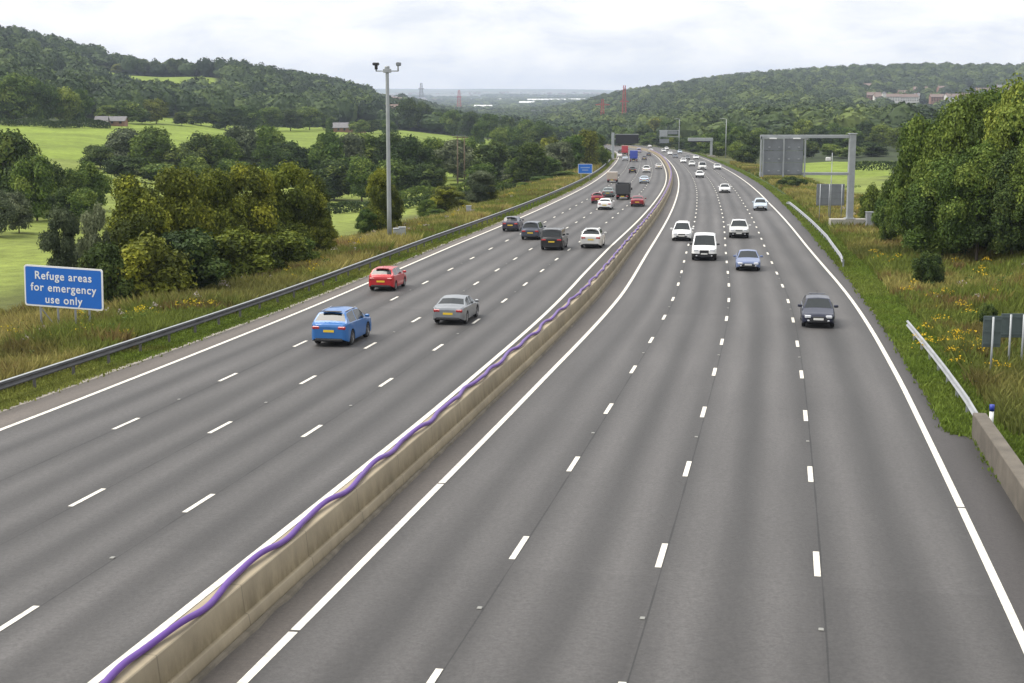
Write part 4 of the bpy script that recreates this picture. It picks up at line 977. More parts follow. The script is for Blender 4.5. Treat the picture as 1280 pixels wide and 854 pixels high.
TR = [trunk_template('trunk', i) for i in range(3)]
for t in TR: t.materials.append(M['trunk'])
TPL = {}
def tpl(kind, i, leaf):
    key = (kind, i, leaf)
    if key not in TPL:
        a = {'near': (38, 19000, .042, .03), 'mid': (30, 6500, .062, .05), 'far': (15, 1500, .1, .08), 'tall': (80, 26000, .048, .05), 'big': (40, 30000, .034, .09), 'bush': (22, 7500, .06, .0)}[kind]
        br = {'near': (.08, .2), 'mid': (.11, .22), 'far': (.13, .22), 'tall': (.1, .22), 'big': (.07, .2), 'bush': (.11, .2)}[kind]
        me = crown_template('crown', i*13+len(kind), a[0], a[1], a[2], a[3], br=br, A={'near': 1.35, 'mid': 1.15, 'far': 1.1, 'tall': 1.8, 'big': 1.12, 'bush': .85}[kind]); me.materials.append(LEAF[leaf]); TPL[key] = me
    return TPL[key]
TN = [0]
def tree(x, y, h, w, kind, leaf, label, group=None, cat='tree', name='tree', z=None, tv=None):
    TN[0] += 1; i = TN[0]
    z = gz(x, y) if z is None else z
    o = empty(name, (x, y, z), (i*2.399) % 6.283); tag(o, label, cat, group)
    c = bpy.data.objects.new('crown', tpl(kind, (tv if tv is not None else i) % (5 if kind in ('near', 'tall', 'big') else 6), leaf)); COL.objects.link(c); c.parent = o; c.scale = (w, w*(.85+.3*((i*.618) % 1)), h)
    t = bpy.data.objects.new('trunk', TR[i % 3]); COL.objects.link(t); t.parent = o; t.scale = (min(w, h*.8), min(w, h*.8), h*.95)
    return o
ORD = ['first','second','third','fourth','fifth','sixth','seventh','eighth','ninth','tenth','eleventh','twelfth','thirteenth','fourteenth','fifteenth','sixteenth','seventeenth','eighteenth','nineteenth','twentieth']
def ordw(i):
    i += 1
    if i <= 20: return ORD[i-1]
    t = {20: 'twenty', 30: 'thirty', 40: 'forty', 50: 'fifty', 60: 'sixty', 70: 'seventy', 80: 'eighty'}[i//10*10]
    return t+'-'+ORD[i % 10-1] if i % 10 else t[:-1]+'ieth'
DESC = {'dark': 'dark green', 'green': 'green', 'olive': 'olive yellow', 'grey': 'grey green', 'bright': 'light green', 'bluish': 'dull green'}
def tree_row(items, where, group, kind, cat='tree', name='tree'):
    """items: (u, top row, distance, width px, leaf)"""
    items = sorted(items)
    hs = []
    for i, (u, tv, d, wp, leaf) in enumerate(items):
        X = q_of(u)*d; z0 = gz(X, d); h = max(1.5, zat(tv, d)-z0); w = wp*d/1826*(.9 if kind in ('near', 'mid') else 1.0)
        size = 'tall ' if h > 12 else ('small ' if h < 4.5 else '')
        tree(X, d, h, w, kind, leaf, f'{size}{DESC[leaf]} {cat} {where}, {ordw(i)} from left', group, cat, name)
# big hedgerow shrubs behind the refuge sign
tree_row([(70,262,90,54,'grey'),(112,258,86,46,'grey'),(160,222,93,95,'olive'),(212,212,97,92,'olive'),(262,214,102,88,'olive'),(306,208,106,84,'olive'),(348,206,112,86,'olive'),(382,214,119,56,'olive'),(400,272,118,36,'olive')],
         'in the thicket behind the refuge sign', 'trees of the big olive thicket behind the left verge', 'near', 'tree')
tree_row([(120,306,84,70,'dark'),(165,296,86,100,'olive'),(222,290,90,100,'dark'),(275,288,95,100,'olive'),(330,292,101,90,'olive'),(374,300,110,50,'green')],
         'at the foot of the left thicket', 'shrubs at the foot of the big thicket', 'bush', 'shrub', 'shrub')
tree_row([(470,212,150,44,'olive'),(486,232,152,40,'olive'),(455,262,148,30,'green')], 'close to the camera mast', 'small trees around the camera mast', 'near', 'tree')
tree_row([(533,250,188,26,'green'),(558,233,192,52,'olive'),(598,214,208,46,'grey'),(612,232,212,30,'olive'),(545,262,184,30,'green')], 'between camera mast and far blue sign', 'round bushes along the left verge', 'near', 'bush', 'bush')
tree_row([(648,196,305,40,'green'),(664,178,300,52,'dark'),(684,196,318,40,'green'),(700,178,345,46,'grey'),(716,170,360,46,'green'),(733,163,380,40,'olive'),(746,168,400,34,'dark'),(752,182,395,24,'green'),(690,172,420,40,'olive'),(706,214,300,40,'bright'),(680,224,285,40,'green'),(655,232,270,26,'green')],
         'in the copse at the far blue sign', 'trees of the roadside copse by the far blue sign', 'mid')
rt = np.random.default_rng(3)
L_ = [(u+rt.integers(-6, 6), t+int(rt.integers(-4, 5)), 330+rt.random()*50, w, ['dark','green','grey','green','dark'][i % 5]) for i, (u, t, w) in enumerate([(118,186,52),(140,176,50),(160,165,60),(188,160,62),(222,182,48),(246,168,54),(274,170,50),(302,157,62),(332,160,62),(358,176,52),(384,190,48),(404,168,58),(432,164,62),(462,168,58),(486,170,56),(512,172,58),(540,172,58),(566,178,56),(592,176,58),(618,176,58),(640,180,50)])]
tree_row(L_, 'in the rear rank across the left meadows', 'trees crossing the left meadows', 'mid')
L_ = [(u, t, 300+8*rt.random(), w, l) for u, t, w, l in [(150,196,60,'dark'),(195,205,60,'green'),(238,196,50,'bright'),(290,200,54,'green'),(415,200,60,'dark'),(450,196,56,'green'),(490,200,64,'green'),(530,205,52,'dark'),(548,212,24,'bright'),(600,205,46,'green'),(640,210,40,'grey')]]
tree_row(L_, 'in the nearer rank across the left meadows', 'nearer trees crossing the left meadows', 'mid')
tree_row([(-20,150,205,70,'dark'),(12,165,200,74,'dark'),(38,196,190,60,'green'),(60,205,198,50,'dark'),(84,212,205,50,'green'),(108,202,215,48,'green'),(-14,238,165,46,'grey'),(14,240,170,40,'grey'),(70,236,180,40,'dark'),(100,236,180,44,'green')],
         'at the left border before the bright pasture', 'trees at the left border', 'mid')
tree_row([(-10,98,560,60,'green'),(14,93,565,50,'green'),(38,96,570,46,'green'),(58,107,575,42,'green'),(80,110,580,42,'bright'),(98,112,590,36,'green'),(134,132,640,36,'bright'),(156,126,640,44,'green'),(176,136,650,30,'green'),(194,124,655,34,'olive'),(226,140,660,28,'dark'),(250,134,700,40,'dark'),(280,134,700,46,'dark'),(308,132,720,44,'green'),(336,134,740,44,'green'),(362,136,760,40,'dark'),(386,134,790,40,'green'),(404,140,810,30,'dark')],
         'along the top of the bright pasture', 'trees along the top of the bright pasture', 'mid')
tree_row([(132,82,1330,18,'dark'),(148,80,1330,16,'olive'),(164,76,1335,22,'dark'),(180,74,1340,24,'dark'),(196,77,1340,20,'dark'),(220,74,1335,24,'dark'),(240,79,1340,20,'dark'),(134,92,1200,22,'dark'),(256,84,1340,18,'green')],
         'behind or beside the small hilltop field', 'trees on the skyline of the left hill', 'mid')
tree_row([(410,148,700,10,'green'),(440,152,780,16,'green'),(466,150,780,26,'dark'),(450,150,760,30,'green'),(484,150,770,26,'green'),(510,124,900,34,'dark'),(528,128,920,26,'dark'),(497,140,1000,24,'green'),(548,140,900,24,'green'),(566,138,880,30,'green'),(588,140,860,30,'dark'),(610,143,840,34,'green'),(634,146,800,34,'dark'),(656,150,760,32,'green'),(676,152,720,34,'green'),(600,152,700,26,'green'),(640,158,640,34,'green'),(664,162,600,34,'dark'),(625,160,620,28,'bright')],
         'beyond the long curved field', 'trees beyond the curved field', 'mid')
# hedges in the meadows
def hedge(pts, h, w, label, leaf):
    me_v = []; 
    r = np.random.default_rng(len(label)); C = []
    for (u0, d0), (u1, d1) in zip(pts[:-1], pts[1:]):
        a = np.array([q_of(u0)*d0, d0]); b = np.array([q_of(u1)*d1, d1]); n = int(np.linalg.norm(b-a)*36*h)
        t = r.random(n)[:, None]; p = a+(b-a)*t; ang = r.random(n)*math.pi
        hh_ = h*(.75+.5*vnoise(p[:, 0], p[:, 1], 5, 3)); x = p+np.stack([np.cos(ang)*0, np.cos(ang)*w/2], 1); zz_ = ground_z(p[:, 0], p[:, 1])+hh_*(.1+.9*np.sin(ang))
        C.append(np.stack([x[:, 0], x[:, 1], zz_], 1))
    C = np.concatenate(C); V, Fq = quads(C, unit(len(C), r), np.full(len(C), .55), r); me = np_mesh('hedge', V, [Fq]); fattr(me, 'tint', np.clip(.45+.2*r.normal(size=len(C)), 0, 1))
    tag(link('hedge', me, LEAF[leaf]), label, 'hedge')
hedge([(395,262),(440,272),(520,276),(645,276)], 2.0, 3, 'low dark hedge between the two pale meadow strips left of the camera mast copse', 'dark')
hedge([(480,292),(560,298),(640,300)], 2.6, 3, 'low hedge at the back of the far meadow strip behind the round bushes', 'green')
hedge([(0,545),(60,540),(110,560),(135,575)], 3.0, 4, 'dark hedge along the upper edge of the bright pasture', 'dark')
hedge([(275,520),(330,500),(345,505)], 2.0, 3, 'short hedge stub in the bright pasture', 'green')
hedge([(1070,395),(1110,395),(1160,400)], 2.6, 3, 'low dark hedge crossing the right pasture behind the gantry', 'dark')
# right: large trees beside the road
tree_row([(1140,200,124,58,'bright'),(1164,150,117,84,'green'),(1190,142,124,80,'dark'),(1188,200,108,84,'green'),(1218,120,112,100,'bright'),(1232,182,104,84,'green'),(1258,116,116,104,'green'),(1278,104,106,104,'bright'),(1276,186,102,80,'dark'),(1318,96,104,120,'green'),(1308,170,100,90,'bright')],
         'in the tall stand on the right', 'tall trees standing on the right', 'big')
tree_row([(1122,246,128,30,'bright'),(1150,250,120,44,'green'),(1184,256,114,50,'dark'),(1216,252,112,50,'dark'),(1250,262,110,60,'dark'),(1296,258,106,60,'green')],
         'under the tall stand on the right', 'shrubs under the tall trees on the right', 'bush', 'shrub', 'shrub')
tree_row([(992,221,245,28,'dark'),(1004,224,250,18,'dark'),(1098,232,150,30,'bright'),(1112,250,140,30,'green'),(1172,316,92,34,'dark'),(1252,382,72,24,'dark')],
         'scattered on the right bank', 'bushes on the right bank', 'bush', 'bush', 'bush')
L_ = [(906,158,560),(914,154,540),(926,158,520),(938,166,470),(924,178,430),(936,182,400),(890,166,560),(872,170,640),(858,172,660),(900,178,520),(875,183,600),(950,160,600),(966,170,560),(984,160,600),(1004,150,640),(1024,158,600),(1044,154,620),(1062,160,580),(1082,152,600),(1104,156,580),(1012,176,520),(1040,180,510),(1066,182,500),(1092,178,510),(1125,160,560),(1150,150,600)]
tree_row([(u, t, d, 34+int(rt.integers(-5, 8)), ['dark','green','green','dark','bright'][i % 5]) for i, (u, t, d) in enumerate(L_)], 'at the foot of the right ridge', 'trees at the foot of the wooded ridge', 'mid')
L_ = [(764,164,900),(776,158,900),(792,162,880),(806,156,860),(820,148,950),(834,150,930),(846,156,900),(812,166,800),(830,168,760),(846,170,740),(865,160,800),(882,156,820),(750,168,860),(738,160,900),(722,158,950),(700,158,900),(684,156,950),(800,150,1100),(836,146,1150),(786,170,840),(770,172,800)]
tree_row([(u, t, d, 26+int(rt.integers(-5, 8)), ['green','bright','green','dark','olive'][i % 5]) for i, (u, t, d) in enumerate(L_)], 'beyond the far bend of the road', 'trees beyond the far bend', 'mid')
# woods on the hills: each hill's wood reads as one mass
def wood(name, label, test, sp, hgt, urange, drange, leaf, seed, small=1.0):
    r = np.random.default_rng(seed); d0, d1 = drange; P = []
    Y = d0
    while Y < d1:
        s = sp*(1+.25*(Y-d0)/(d1-d0)); xa, xb_ = q_of(urange[0])*Y, q_of(urange[1])*Y
        xx_ = np.arange(xa, xb_, s); P.append(np.stack([xx_+r.normal(size=len(xx_))*s*.3, Y+r.normal(size=len(xx_))*s*.35], 1)); Y += s*.95
    P = np.concatenate(P); u = 640+1826*P[:, 0]/P[:, 1]; P = P[test(u, P[:, 1], P)]
    z = ground_z(P[:, 0], P[:, 1]); n = len(P)
    R = sp*(.42+.4*r.random(n)**1.5)*small; H = hgt*(.55+.75*r.random(n))*small
    tb = []
    for k in range(6):
        j = 1+.1*r.normal(size=(len(IV2), 1)); cv = IV2*j*.9; C = unit(110, r)*(.86+.2*r.random((110, 1))); C[:, 2] = np.where(C[:, 2] < -.3, -C[:, 2], C[:, 2])
        v, f = quads(C, unit(110, r)*.6+C, np.full(110, .26), r, 1.0); tb.append((np.concatenate([v, cv]), f, IF2+len(v)))
    Vs = []; Fq = []; Ft = []; tq = []; tt = []; o = 0
    tcol = np.clip(.45+.27*r.normal(size=n)+.5*(vnoise(P[:, 0], P[:, 1], 60, seed)-.5), 0, 1)
    for i in range(n):
        v, fq, ft = tb[i % 6]; a = r.random()*6.28; c, s_ = math.cos(a), math.sin(a)
        w = np.stack([(v[:, 0]*c-v[:, 1]*s_)*R[i]+P[i, 0], (v[:, 0]*s_+v[:, 1]*c)*R[i]+P[i, 1], v[:, 2]*H[i]*.5+z[i]+H[i]*.5], 1)
        Vs.append(w.astype(np.float32)); Fq.append(fq+o); Ft.append(ft+o); o += len(v)
    me = np_mesh(name, np.concatenate(Vs), [np.concatenate(Fq), np.concatenate(Ft)], False)
    lf = np.repeat(tcol, 110)+.14*r.normal(size=n*110); fattr(me, 'tint', np.clip(np.concatenate([lf, np.repeat(tcol, len(IF2))]), 0, 1))
    ob = link(name, me, LEAF[leaf]); tag(ob, label, 'wood', kind='stuff'); print(name, n); return ob
wood('hillside_wood', 'dense dark green wood covering the hill on the left', lambda u, d, P: (d > np.interp(u, [-200,0,110,140,330,480], [600,640,650,730,820,960])) & ~((u > 118) & (u < 272) & (d > 1075+30*vnoise(P[:, 0], P[:, 1], 30, 4)) & (d < 1325)) & ~((u > 330) & (u < 480) & (d > 690) & (d < 830)), 13, 14, (-80, 492), (590, 1680), 'bluish', 21)
wood('hillside_wood', 'long hazy wooded ridge rising to the right of the far road', lambda u, d, P: (d > np.interp(u, [690,760,900,960,1340], [1500,1150,700,640,640])) & ~((u > 1068) & (u < 1345) & (d > 1570) & (d < 2040) & ((vnoise(P[:, 0], P[:, 1], 40, 31) > .4) | (d < 1760))), 14.5, 14, (690, 1345), (640, 2640), 'bluish', 22)
wood('valley_wood', 'belt of mixed trees filling the valley between the hills', lambda u, d, P: (vnoise(P[:, 0], P[:, 1], 90, 3) > .26) & (u+d*.0 > 478) & ~((d > 1450) & (d < 2350) & (u < 500)), 13.5, 12, (478, 770), (900, 2450), 'bluish', 23)
# far town in the valley
r = np.random.default_rng(5); tm = MB(); tc_ = []
for i in range(2600):
    d = 2500*math.exp(r.random()*1.45); u = 470+330*r.random(); X = q_of(u)*d; z = gz(X, d)
    if vnoise(X, d, 420, 14) < .38: continue
    w, l, h = r.uniform(8, 30), r.uniform(8, 22), r.uniform(4, 9)
    if r.random() < .05: w *= 3; h *= 1.3
    tm.box(X-w/2, X+w/2, d-l/2, d+l/2, z-2, z+h); g_ = r.choice([0, 1, 2, 3]); c = [(.5,.48,.45),(.3,.2,.16),(.35,.34,.36),(.2,.14,.12)][g_]; tc_ += [c]*6
me = tm.mesh('distant_town'); cattr(me, 'gcol', np.array(tc_), 'FACE'); tag(link('distant_town', me, vcolmat('town', noise=.1, scales=(.1,))), 'hazy town of pale roofs spread over the far valley', 'town', kind='stuff')
# lumpy trees and hedges of the far plain
wood('valley_wood', 'scattered trees of the hazy far plain beyond the valley', lambda u, d, P: (vnoise(P[:, 0], P[:, 1], 300, 7) > .55), 26, 14, (470, 800), (2500, 9000), 'bluish', 24)

# ------------------------------------------------------------------ houses
def house(u, d, w, l, h, rh, label, wall='brick', roof='tile', rz=0.0, group='houses on the hillside', name='house', win=3, dz=0, chim=True, z=None):
    X = q_of(u)*d; zg = (gz(X, d) if z is None else z)+dz; r = empty(name, (X, d, zg), rz); tag(r, label, name.replace('_', ' '), group)
    MB().box(-w/2, w/2, -l/2, l/2, -3, h).add([(-w/2, -l/2+.003, h), (-w/2, l/2-.003, h), (-w/2, 0, h+rh-.05), (w/2, -l/2+.003, h), (w/2, l/2-.003, h), (w/2, 0, h+rh-.05)], [(0, 1, 2), (3, 5, 4)]).build('wall', M[wall], r)
    rf = MB(); e = .5; q = .18
    for s in (-1, 1):
        rf.add([(-w/2-e, s*(l/2+e), h-.25), (w/2+e, s*(l/2+e), h-.25), (w/2+e, 0, h+rh), (-w/2-e, 0, h+rh), (-w/2-e, s*(l/2+e), h-.25+q), (w/2+e, s*(l/2+e), h-.25+q), (w/2+e, 0, h+rh+q), (-w/2-e, 0, h+rh+q)],
               [(0,1,2,3),(4,5,6,7),(0,1,5,4),(0,3,7,4),(1,2,6,5)])
    ro = rf.build('roof', M[roof], r)
    if chim:
        for cx in np.linspace(-w/2+1, w/2-1, max(1, int(w/14)+1)): MB().box(cx-.4, cx+.4, -.4, .4, h+rh-.6, h+rh+1.3).build('chimney', M['brick'], ro)
    n = min(14, max(2, int(w/win)))
    for i in range(n):
        x = -w/2+w*(i+.5)/n
        for z_ in ([1.0, 3.6] if h > 4.5 else [1.0]): MB().box(x-.55, x+.55, -l/2-.03, -l/2+.05, z_, z_+1.2).build('window', M['glass'], r)
    return r
ordn = 0
hl = [(1084,1990,12,9,'brick','tile'),(1092,1760,16,8,'brick','tile'),(1108,1735,30,9,'render_w','tile'),(1132,1745,30,9,'render_w','tile'),(1130,1850,16,8,'brick','tile'),(1150,1950,18,9,'brick','tile'),(1142,1780,14,9,'render_w','slate'),(1174,1760,22,9,'brick','tile'),(1194,1755,26,9,'render_w','tile'),(1180,1960,18,9,'brick','tile'),(1210,1770,16,8,'brick','tile'),(1228,1900,18,9,'brick','tile'),(1254,1960,20,9,'brick','slate'),(1272,1900,24,9,'brick','tile'),(1262,1780,20,9,'render_w','tile'),(1244,1750,18,9,'brick','tile')]
hl.sort()
for i, (u, d, w, l, wa, ro) in enumerate(hl):
    house(u, d, w, l, 5.6, 3.2, f'{"white" if wa == "render_w" else "brown brick"} house with {"dark red" if ro == "tile" else "grey"} roof on the right ridge, {ordw(i)} from left', wa, ro, (i % 5-2)*.12, 'houses on the wooded ridge at right', dz=4.5)
hm = empty('chapel_tower', (q_of(1105)*1725, 1725, gz(q_of(1105)*1725, 1725)+1)); tag(hm, 'small white tower rising over the white houses on the right ridge', 'tower')
MB().box(-2, 2, -2, 2, -3, 13).build('wall', M['render_w'], hm); MB().loft([[(-2.3,-2.3,13),(2.3,-2.3,13),(2.3,2.3,13),(-2.3,2.3,13)],[(-.2,-.2,15.5),(.2,-.2,15.5),(.2,.2,15.5),(-.2,.2,15.5)]], True, True).build('roof', M['slate'], hm)
# left: farm buildings
house(434, 780, 19, 8, 2.6, 2.4, 'long low stone barn with pale grey roof at the top of the curved field', 'brick', 'slate', .05, None, 'barn', dz=0, chim=False)
house(421, 800, 7, 6, 2.2, 1.6, 'small dark barn next to the long stone barn', 'brick', 'slate', .2, None, 'barn', chim=False)
house(482, 1000, 20, 9, 5.2, 3.4, 'brick farmhouse with reddish roof behind the camera mast', 'brick', 'tile', .1, None, 'farmhouse', dz=5)
house(498, 1010, 12, 8, 5.2, 3.4, 'smaller brick cottage right of the reddish roofed farmhouse', 'brick', 'tile', -.1, None, 'cottage', dz=5)
house(16, 570, 6, 4, 2.6, 1.3, 'little white roofed shed among the trees at the left border', 'render_w', 'render_w', .2, None, 'shed', chim=False, dz=1.5)
house(126, 602, 4.5, 4, 2.0, 1.5, 'small pale shed at the upper corner of the bright pasture', 'render_w', 'slate', .1, None, 'shed', chim=False)
house(146, 606, 7, 4, 2.2, 1.6, 'low grey shed at the upper corner of the bright pasture', 'brick', 'slate', -.1, None, 'shed', chim=False)
house(1026, 640, 14, 7, 3, 2.4, 'white building among trees behind the near gantry arm', 'render_w', 'render_w', .2, None, 'cottage', chim=False, dz=2)
r = np.random.default_rng(9); hp = sorted([(450+r.random()*88, 2080+r.random()*260) for _ in range(34)])
for i, (u, d) in enumerate(hp):
    house(u, d, r.uniform(12, 26), 9, 5.5, 3.2, f'small house in the hazy village beyond the left hill, {ordw(i)} from left', ['brick', 'render_w', 'brick'][i % 3], ['tile', 'slate'][i % 2], r.uniform(-.4, .4), 'houses of the hazy village beyond the left hill', win=6, chim=False)
for i, (u, w, d, h, v, lb) in enumerate([(683,150,5800,13,0,'very long white warehouse roof in the far valley'),(604,50,4200,12,0,'white warehouse in the far valley, left of the very long one'),(660,60,5000,11,0,'pale warehouse just left of the very long one'),(722,70,5600,12,0,'pale warehouse to the right of the very long one'),(630,80,6300,12,0,'grey white shed behind the left far warehouse')]):
    X = q_of(u)*d; w_ = empty('warehouse', (X, d, gz(X, d))); tag(w_, lb, 'warehouse', 'warehouses in the far valley')
    MB().box(-w/2, w/2, -25, 25, -3, h).build('wall', M['white'], w_); MB().loft([[(-w/2-1, -26, h+.01), (-w/2-1, 26, h+.01), (-w/2-1, 0, h+4)], [(w/2+1, -26, h+.01), (w/2+1, 26, h+.01), (w/2+1, 0, h+4)]], True, True).build('roof', M['white'], w_)

# ------------------------------------------------------------------ verge grass, weeds, flowers
def blades(name, label, n, side, lo, hi, y0, y1, hmin, hmax, per=6, seed=1, lush=0.0):
    r = np.random.default_rng(seed); y = np.exp(r.uniform(math.log(y0), math.log(y1), n)); s = s_of_y(y)
    e = oW(y) if side < 0 else oE(y); off = e+side*(lo+(hi-lo)*r.random(n)**1.4)
    X = np.interp(s, SS, xf)+off*np.cos(head(y)); Y = y-off*np.sin(head(y))
    if side > 0: off = np.where(Y > 225, e+lo+(off-e-lo)*.32, off); X = np.interp(s, SS, xf)+off*np.cos(head(y)); Y = y-off*np.sin(head(y))
    keep = (Y > 10) & (vnoise(X, Y, 4, 41) > .06)
    X, Y = X[keep], Y[keep]; n = len(X)
    a = vnoise(X, Y, 6, 21); b = vnoise(X, Y, 2.2, 22); c3 = vnoise(X, Y, 14, 23)
    green = np.array([.15,.18,.035]); straw = np.array([.4,.32,.115]); rust = np.array([.19,.12,.05]); deep = np.array([.075,.095,.022])
    t = np.clip((a-.3)*2.2, 0, .85)[:, None]*(.6+.4*r.random((n, 1))); base = green*(1-t)+straw*t
    t = np.clip((b-.62)*3.5, 0, 1)[:, None]; base = base*(1-t)+rust*t
    t = np.clip((c3-.55)*3, 0, 1)[:, None]*.75; base = base*(1-t)+deep*t
    base = base*(1-lush)+np.array([.135,.2,.028])*lush
    H = (hmin+(hmax-hmin)*vnoise(X, Y, 5, 24))*(.7+.6*r.random(n))
    Xr = np.repeat(X, per)+r.normal(size=n*per)*.13; Yr = np.repeat(Y, per)+r.normal(size=n*per)*.13; Hr = np.repeat(H, per)*(.6+.6*r.random(n*per))
    Zr = ground_z(Xr, Yr)-.03; w = .028+.0009*np.repeat(np.hypot(X, Y), per)*.45; an = r.random(n*per)*math.pi
    dx, dy = np.cos(an)*w, np.sin(an)*w; lx, ly = r.normal(size=n*per)*Hr*.28, r.normal(size=n*per)*Hr*.28
    V = np.stack([np.stack([Xr-dx, Yr-dy, Zr], 1), np.stack([Xr+dx, Yr+dy, Zr], 1), np.stack([Xr+dx*.6+lx*.5, Yr+dy*.6+ly*.5, Zr+Hr*.65], 1), np.stack([Xr+lx, Yr+ly, Zr+Hr], 1)], 1).reshape(-1, 3)
    me = np_mesh(name, V, [np.arange(len(V)).reshape(-1, 4)]); col = np.repeat(base, per, 0)*(.7+.6*r.random((n*per, 1))); cattr(me, 'gcol', np.clip(col, 0, 1), 'FACE')
    tag(link(name, me, M['grass']), label, 'grass', kind='stuff')
blades('tall_grass', 'rough tall grass and weeds on the left bank', 50000, -1, 2.3, 20, 44, 420, .45, 1.0, 6, 2, .04)
blades('tall_grass', 'rough tall grass and weeds on the right bank', 60000, 1, 2.2, 40, 36, 420, .35, .85, 6, 3, .1)
blades('short_grass', 'short green grass under the left crash rail', 30000, -1, .25, 2.6, 44, 600, .1, .22, 4, 4, .6)
blades('short_grass', 'short green grass along the right tarmac edge', 30000, 1, .15, 2.8, 44, 600, .12, .28, 4, 5, .8)
def weeds(name, label, leaf, spots, size, seed, col=None, n_each=90, ls=.12):
    r = np.random.default_rng(seed); C = []
    for x, y, R, h in spots:
        z = gz(x, y); k = int(n_each*R*R*2.2)+20; d = unit(k, r); d[:, 2] = np.abs(d[:, 2]); C.append(np.array([x, y, z])+d*np.array([R, R, h])*(.6+.5*r.random((k, 1))))
    C = np.concatenate(C); V, Fq = quads(C, unit(len(C), r), np.full(len(C), ls), r, 1.0); me = np_mesh(name, V, [Fq]); fattr(me, 'tint', np.clip(.5+.25*r.normal(size=len(C)), 0, 1))
    tag(link(name, me, leaf), label, 'weeds', kind='stuff')
def spots(n, side, lo, hi, y0, y1, R, h, seed, mask=None):
    r = np.random.default_rng(seed); out = []
    while len(out) < n:
        y = math.exp(r.uniform(math.log(y0), math.log(y1))); e = float(oW(y) if side < 0 else oE(y)); off = e+side*(lo+(hi-lo)*r.random())
        x_, y_ = float(cen(y))+off*math.cos(float(head(y))), y-off*math.sin(float(head(y)))
        if vnoise(x_, y_, 9, 51) > .45: out.append((x_, y_, R*r.uniform(.6, 1.5), h*r.uniform(.6, 1.4)))
    return out
weeds('undergrowth', 'low brambles and leafy weeds on the left bank', LEAF['green'], spots(170, -1, 3.5, 16, 48, 300, .55, .7, 1), .1, 1)
weeds('undergrowth', 'low brambles and leafy weeds on the right bank', LEAF['green'], spots(190, 1, 3.5, 24, 45, 320, .5, .6, 2), .1, 2)
yel = leafmat('ragwort_yellow', (.3,.21,.01), (.5,.36,.012), (.62,.47,.03), .2)
def fl(sp, seed, name, label, m_, n_each=15, sz=.062):
    r = np.random.default_rng(seed); C = []; H = []
    for x, y, R, h in sp:
        z = gz(x, y); k = int(n_each*(R/.35)**2)+8; p = r.normal(size=(k, 2))*R*.5; C.append(np.stack([x+p[:, 0], y+p[:, 1], z+h*(.8+.3*r.random(k))-.35*np.hypot(p[:, 0], p[:, 1])], 1))
    C = np.concatenate(C); Nn = unit(len(C), r)*.7+np.array([0, -.2, .8]); dist = np.hypot(C[:, 0], C[:, 1]); V, Fq = quads(C, Nn/np.linalg.norm(Nn, axis=1)[:, None], sz*(1+dist/260), r, 1.0)
    me = np_mesh(name, V, [Fq]); fattr(me, 'tint', np.clip(.5+.25*r.normal(size=len(C)), 0, 1)); tag(link(name, me, m_), label, 'wildflowers', kind='stuff')
SR = spots(110, 1, 3, 16, 46, 260, .32, .75, 5)
for u, v in [(1188,415),(1196,424),(1205,420),(1175,428),(1182,432),(1192,436),(1200,440),(1212,432),(1168,425),(1220,446),(1204,452),(1210,458),(1196,448),(1226,440),(1150,366),(1155,372),(1164,362),(1148,352),(1095,320),(1100,316),(1092,322),(1210,398),(1190,404),(1206,336),(1216,334),(1198,340),(1240,322),(1235,445),(1180,442),(1186,426)]:
    x_, y_ = onroad(u, v+8, 0); x_ += random.uniform(-.9, .9); y_ += random.uniform(-3, 3); SR.append((x_, y_, .42, .75))
fl(SR, 6, 'yellow_wildflowers', 'clumps of bright yellow flowers scattered over the right bank', yel)
SL_ = spots(110, -1, 3.5, 15, 50, 300, .3, .8, 7)
for u, v in [(172,396),(180,392),(240,384),(246,388),(266,386),(155,425),(446,302),(452,298),(440,298),(448,306),(360,340),(395,336),(390,342),(365,352),(10,412),(20,420),(385,330)]:
    x_, y_ = onroad(u, v+9, 0); SL_.append((x_, y_, .45, .9))
fl(SL_, 8, 'yellow_wildflowers', 'clumps of bright yellow flowers scattered over the left bank', yel)
pk = leafmat('pale_seedheads', (.3,.24,.2), (.4,.34,.3), (.5,.45,.42), .3)
fl(spots(60, -1, 4, 15, 60, 220, .3, .8, 9), 9, 'pale_seedheads', 'pale fluffy seed heads among the grass of the left bank', pk, 22, .07)
fl(spots(60, 1, 4, 20, 60, 220, .3, .7, 10), 10, 'pale_seedheads', 'pale fluffy seed heads among the grass of the right bank', pk, 22, .07)

# ------------------------------------------------------------------ air, sky, sun, camera
hz = MB().box(-9000, 9000, -40, 13500, -95, 170).build('haze', None)
hm_ = bpy.data.materials.new('haze_air'); hm_.use_nodes = True; N, Lk = nodes(hm_); N.remove(N['Principled BSDF'])
pv = N.new('ShaderNodeVolumePrincipled'); pv.inputs['Color'].default_value = (.72,.82,1,1); pv.inputs['Density'].default_value = .95e-4; pv.inputs['Anisotropy'].default_value = .1
Lk.new(pv.outputs[0], N['Material Output'].inputs['Volume']); hz.data.materials.append(hm_); tag(hz, 'pale blue haze filling the valley air', 'haze', kind='stuff')
SUN_EL, SUN_AZ = 58.0, -85.0      # azimuth from +Y, clockwise
w = bpy.data.worlds.new('World'); scene.world = w; w.use_nodes = True; N = w.node_tree.nodes; Lk = w.node_tree.links; bg = N['Background']
sky = N.new('ShaderNodeTexSky'); sky.sky_type = 'NISHITA'; sky.sun_disc = False; sky.sun_elevation = rad(SUN_EL); sky.sun_rotation = rad(SUN_AZ); sky.dust_density = 3
tc = N.new('ShaderNodeTexCoord'); sp = N.new('ShaderNodeSeparateXYZ'); Lk.new(tc.outputs['Generated'], sp.inputs[0])
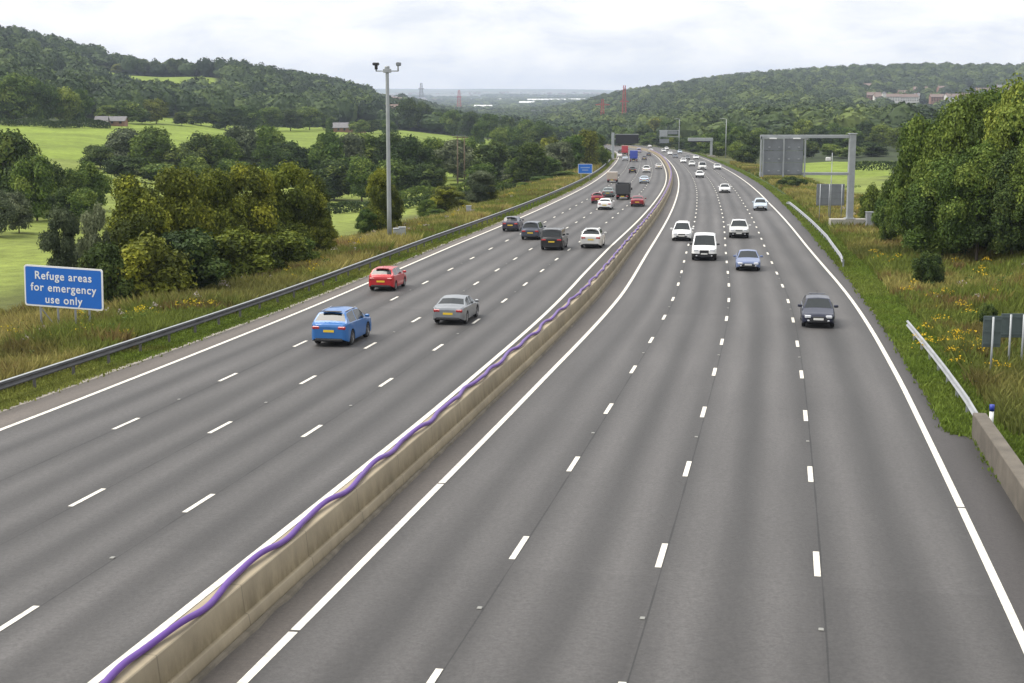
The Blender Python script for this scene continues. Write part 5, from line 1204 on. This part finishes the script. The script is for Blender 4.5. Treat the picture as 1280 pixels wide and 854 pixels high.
def wm(op, a, b=None):
    n = N.new('ShaderNodeMath'); n.operation = op
    for i, x in enumerate((a, b)):
        if x is None: continue
        if isinstance(x, (int, float)): n.inputs[i].default_value = x
        else: Lk.new(x, n.inputs[i])
    return n.outputs[0]
zc_ = wm('ADD', wm('MAXIMUM', sp.outputs[2], 0.0), .34)
cm = N.new('ShaderNodeCombineXYZ'); Lk.new(wm('DIVIDE', sp.outputs[0], zc_), cm.inputs[0]); Lk.new(wm('DIVIDE', sp.outputs[1], zc_), cm.inputs[1])
n1 = N.new('ShaderNodeTexNoise'); n1.inputs['Scale'].default_value = 4.6; n1.inputs['Detail'].default_value = 9; n1.inputs['Roughness'].default_value = .58; n1.inputs['Distortion'].default_value = .25; Lk.new(cm.outputs[0], n1.inputs['Vector'])
cr = N.new('ShaderNodeValToRGB'); e = cr.color_ramp.elements
e[0].position = .34; e[0].color = (.79,.825,.885,1); e[1].position = .62; e[1].color = (1.06,1.05,1.04,1); k = e.new(.5); k.color = (.95,.96,.972,1)
Lk.new(n1.outputs['Fac'], cr.inputs[0])
# an overcast sky is about three times as bright overhead as at the horizon
gain = wm('ADD', 12.1, wm('MULTIPLY', wm('MAXIMUM', wm('SUBTRACT', sp.outputs[2], .09), 0.0), 3.0))
sc_ = N.new('ShaderNodeVectorMath'); sc_.operation = 'SCALE'; Lk.new(cr.outputs[0], sc_.inputs[0]); Lk.new(gain, sc_.inputs['Scale'])
mxw = N.new('ShaderNodeMix'); mxw.data_type = 'RGBA'; mxw.inputs[0].default_value = .9; Lk.new(sky.outputs[0], mxw.inputs[6]); Lk.new(sc_.outputs[0], mxw.inputs[7])
Lk.new(mxw.outputs[2], bg.inputs[0]); bg.inputs[1].default_value = .1
su = bpy.data.lights.new('Sun', 'SUN'); su.energy = 4.3; su.angle = rad(42); su.color = (1, .95, .87); so = bpy.data.objects.new('Sun', su); COL.objects.link(so)
dv = Vector((math.sin(rad(SUN_AZ))*math.cos(rad(SUN_EL)), math.cos(rad(SUN_AZ))*math.cos(rad(SUN_EL)), math.sin(rad(SUN_EL)))); so.rotation_euler = dv.to_track_quat('Z', 'Y').to_euler(); so.location = (0, 0, 60)
cd = bpy.data.cameras.new('Camera'); co = bpy.data.objects.new('Camera', cd); COL.objects.link(co); co.location = (0, 0, HC); co.rotation_euler = (math.pi/2-TH, 0, 0)
cd.sensor_width = 36; cd.lens = F/1280*36; cd.clip_start = .5; cd.clip_end = 30000; scene.camera = co
vs = scene.view_settings; vs.view_transform = 'Standard'; vs.look = 'None'; vs.exposure = 0; vs.gamma = 1
scene.render.engine = 'CYCLES'
scene.cycles.volume_bounces = 0; scene.cycles.max_bounces = 5; scene.cycles.transparent_max_bounces = 4
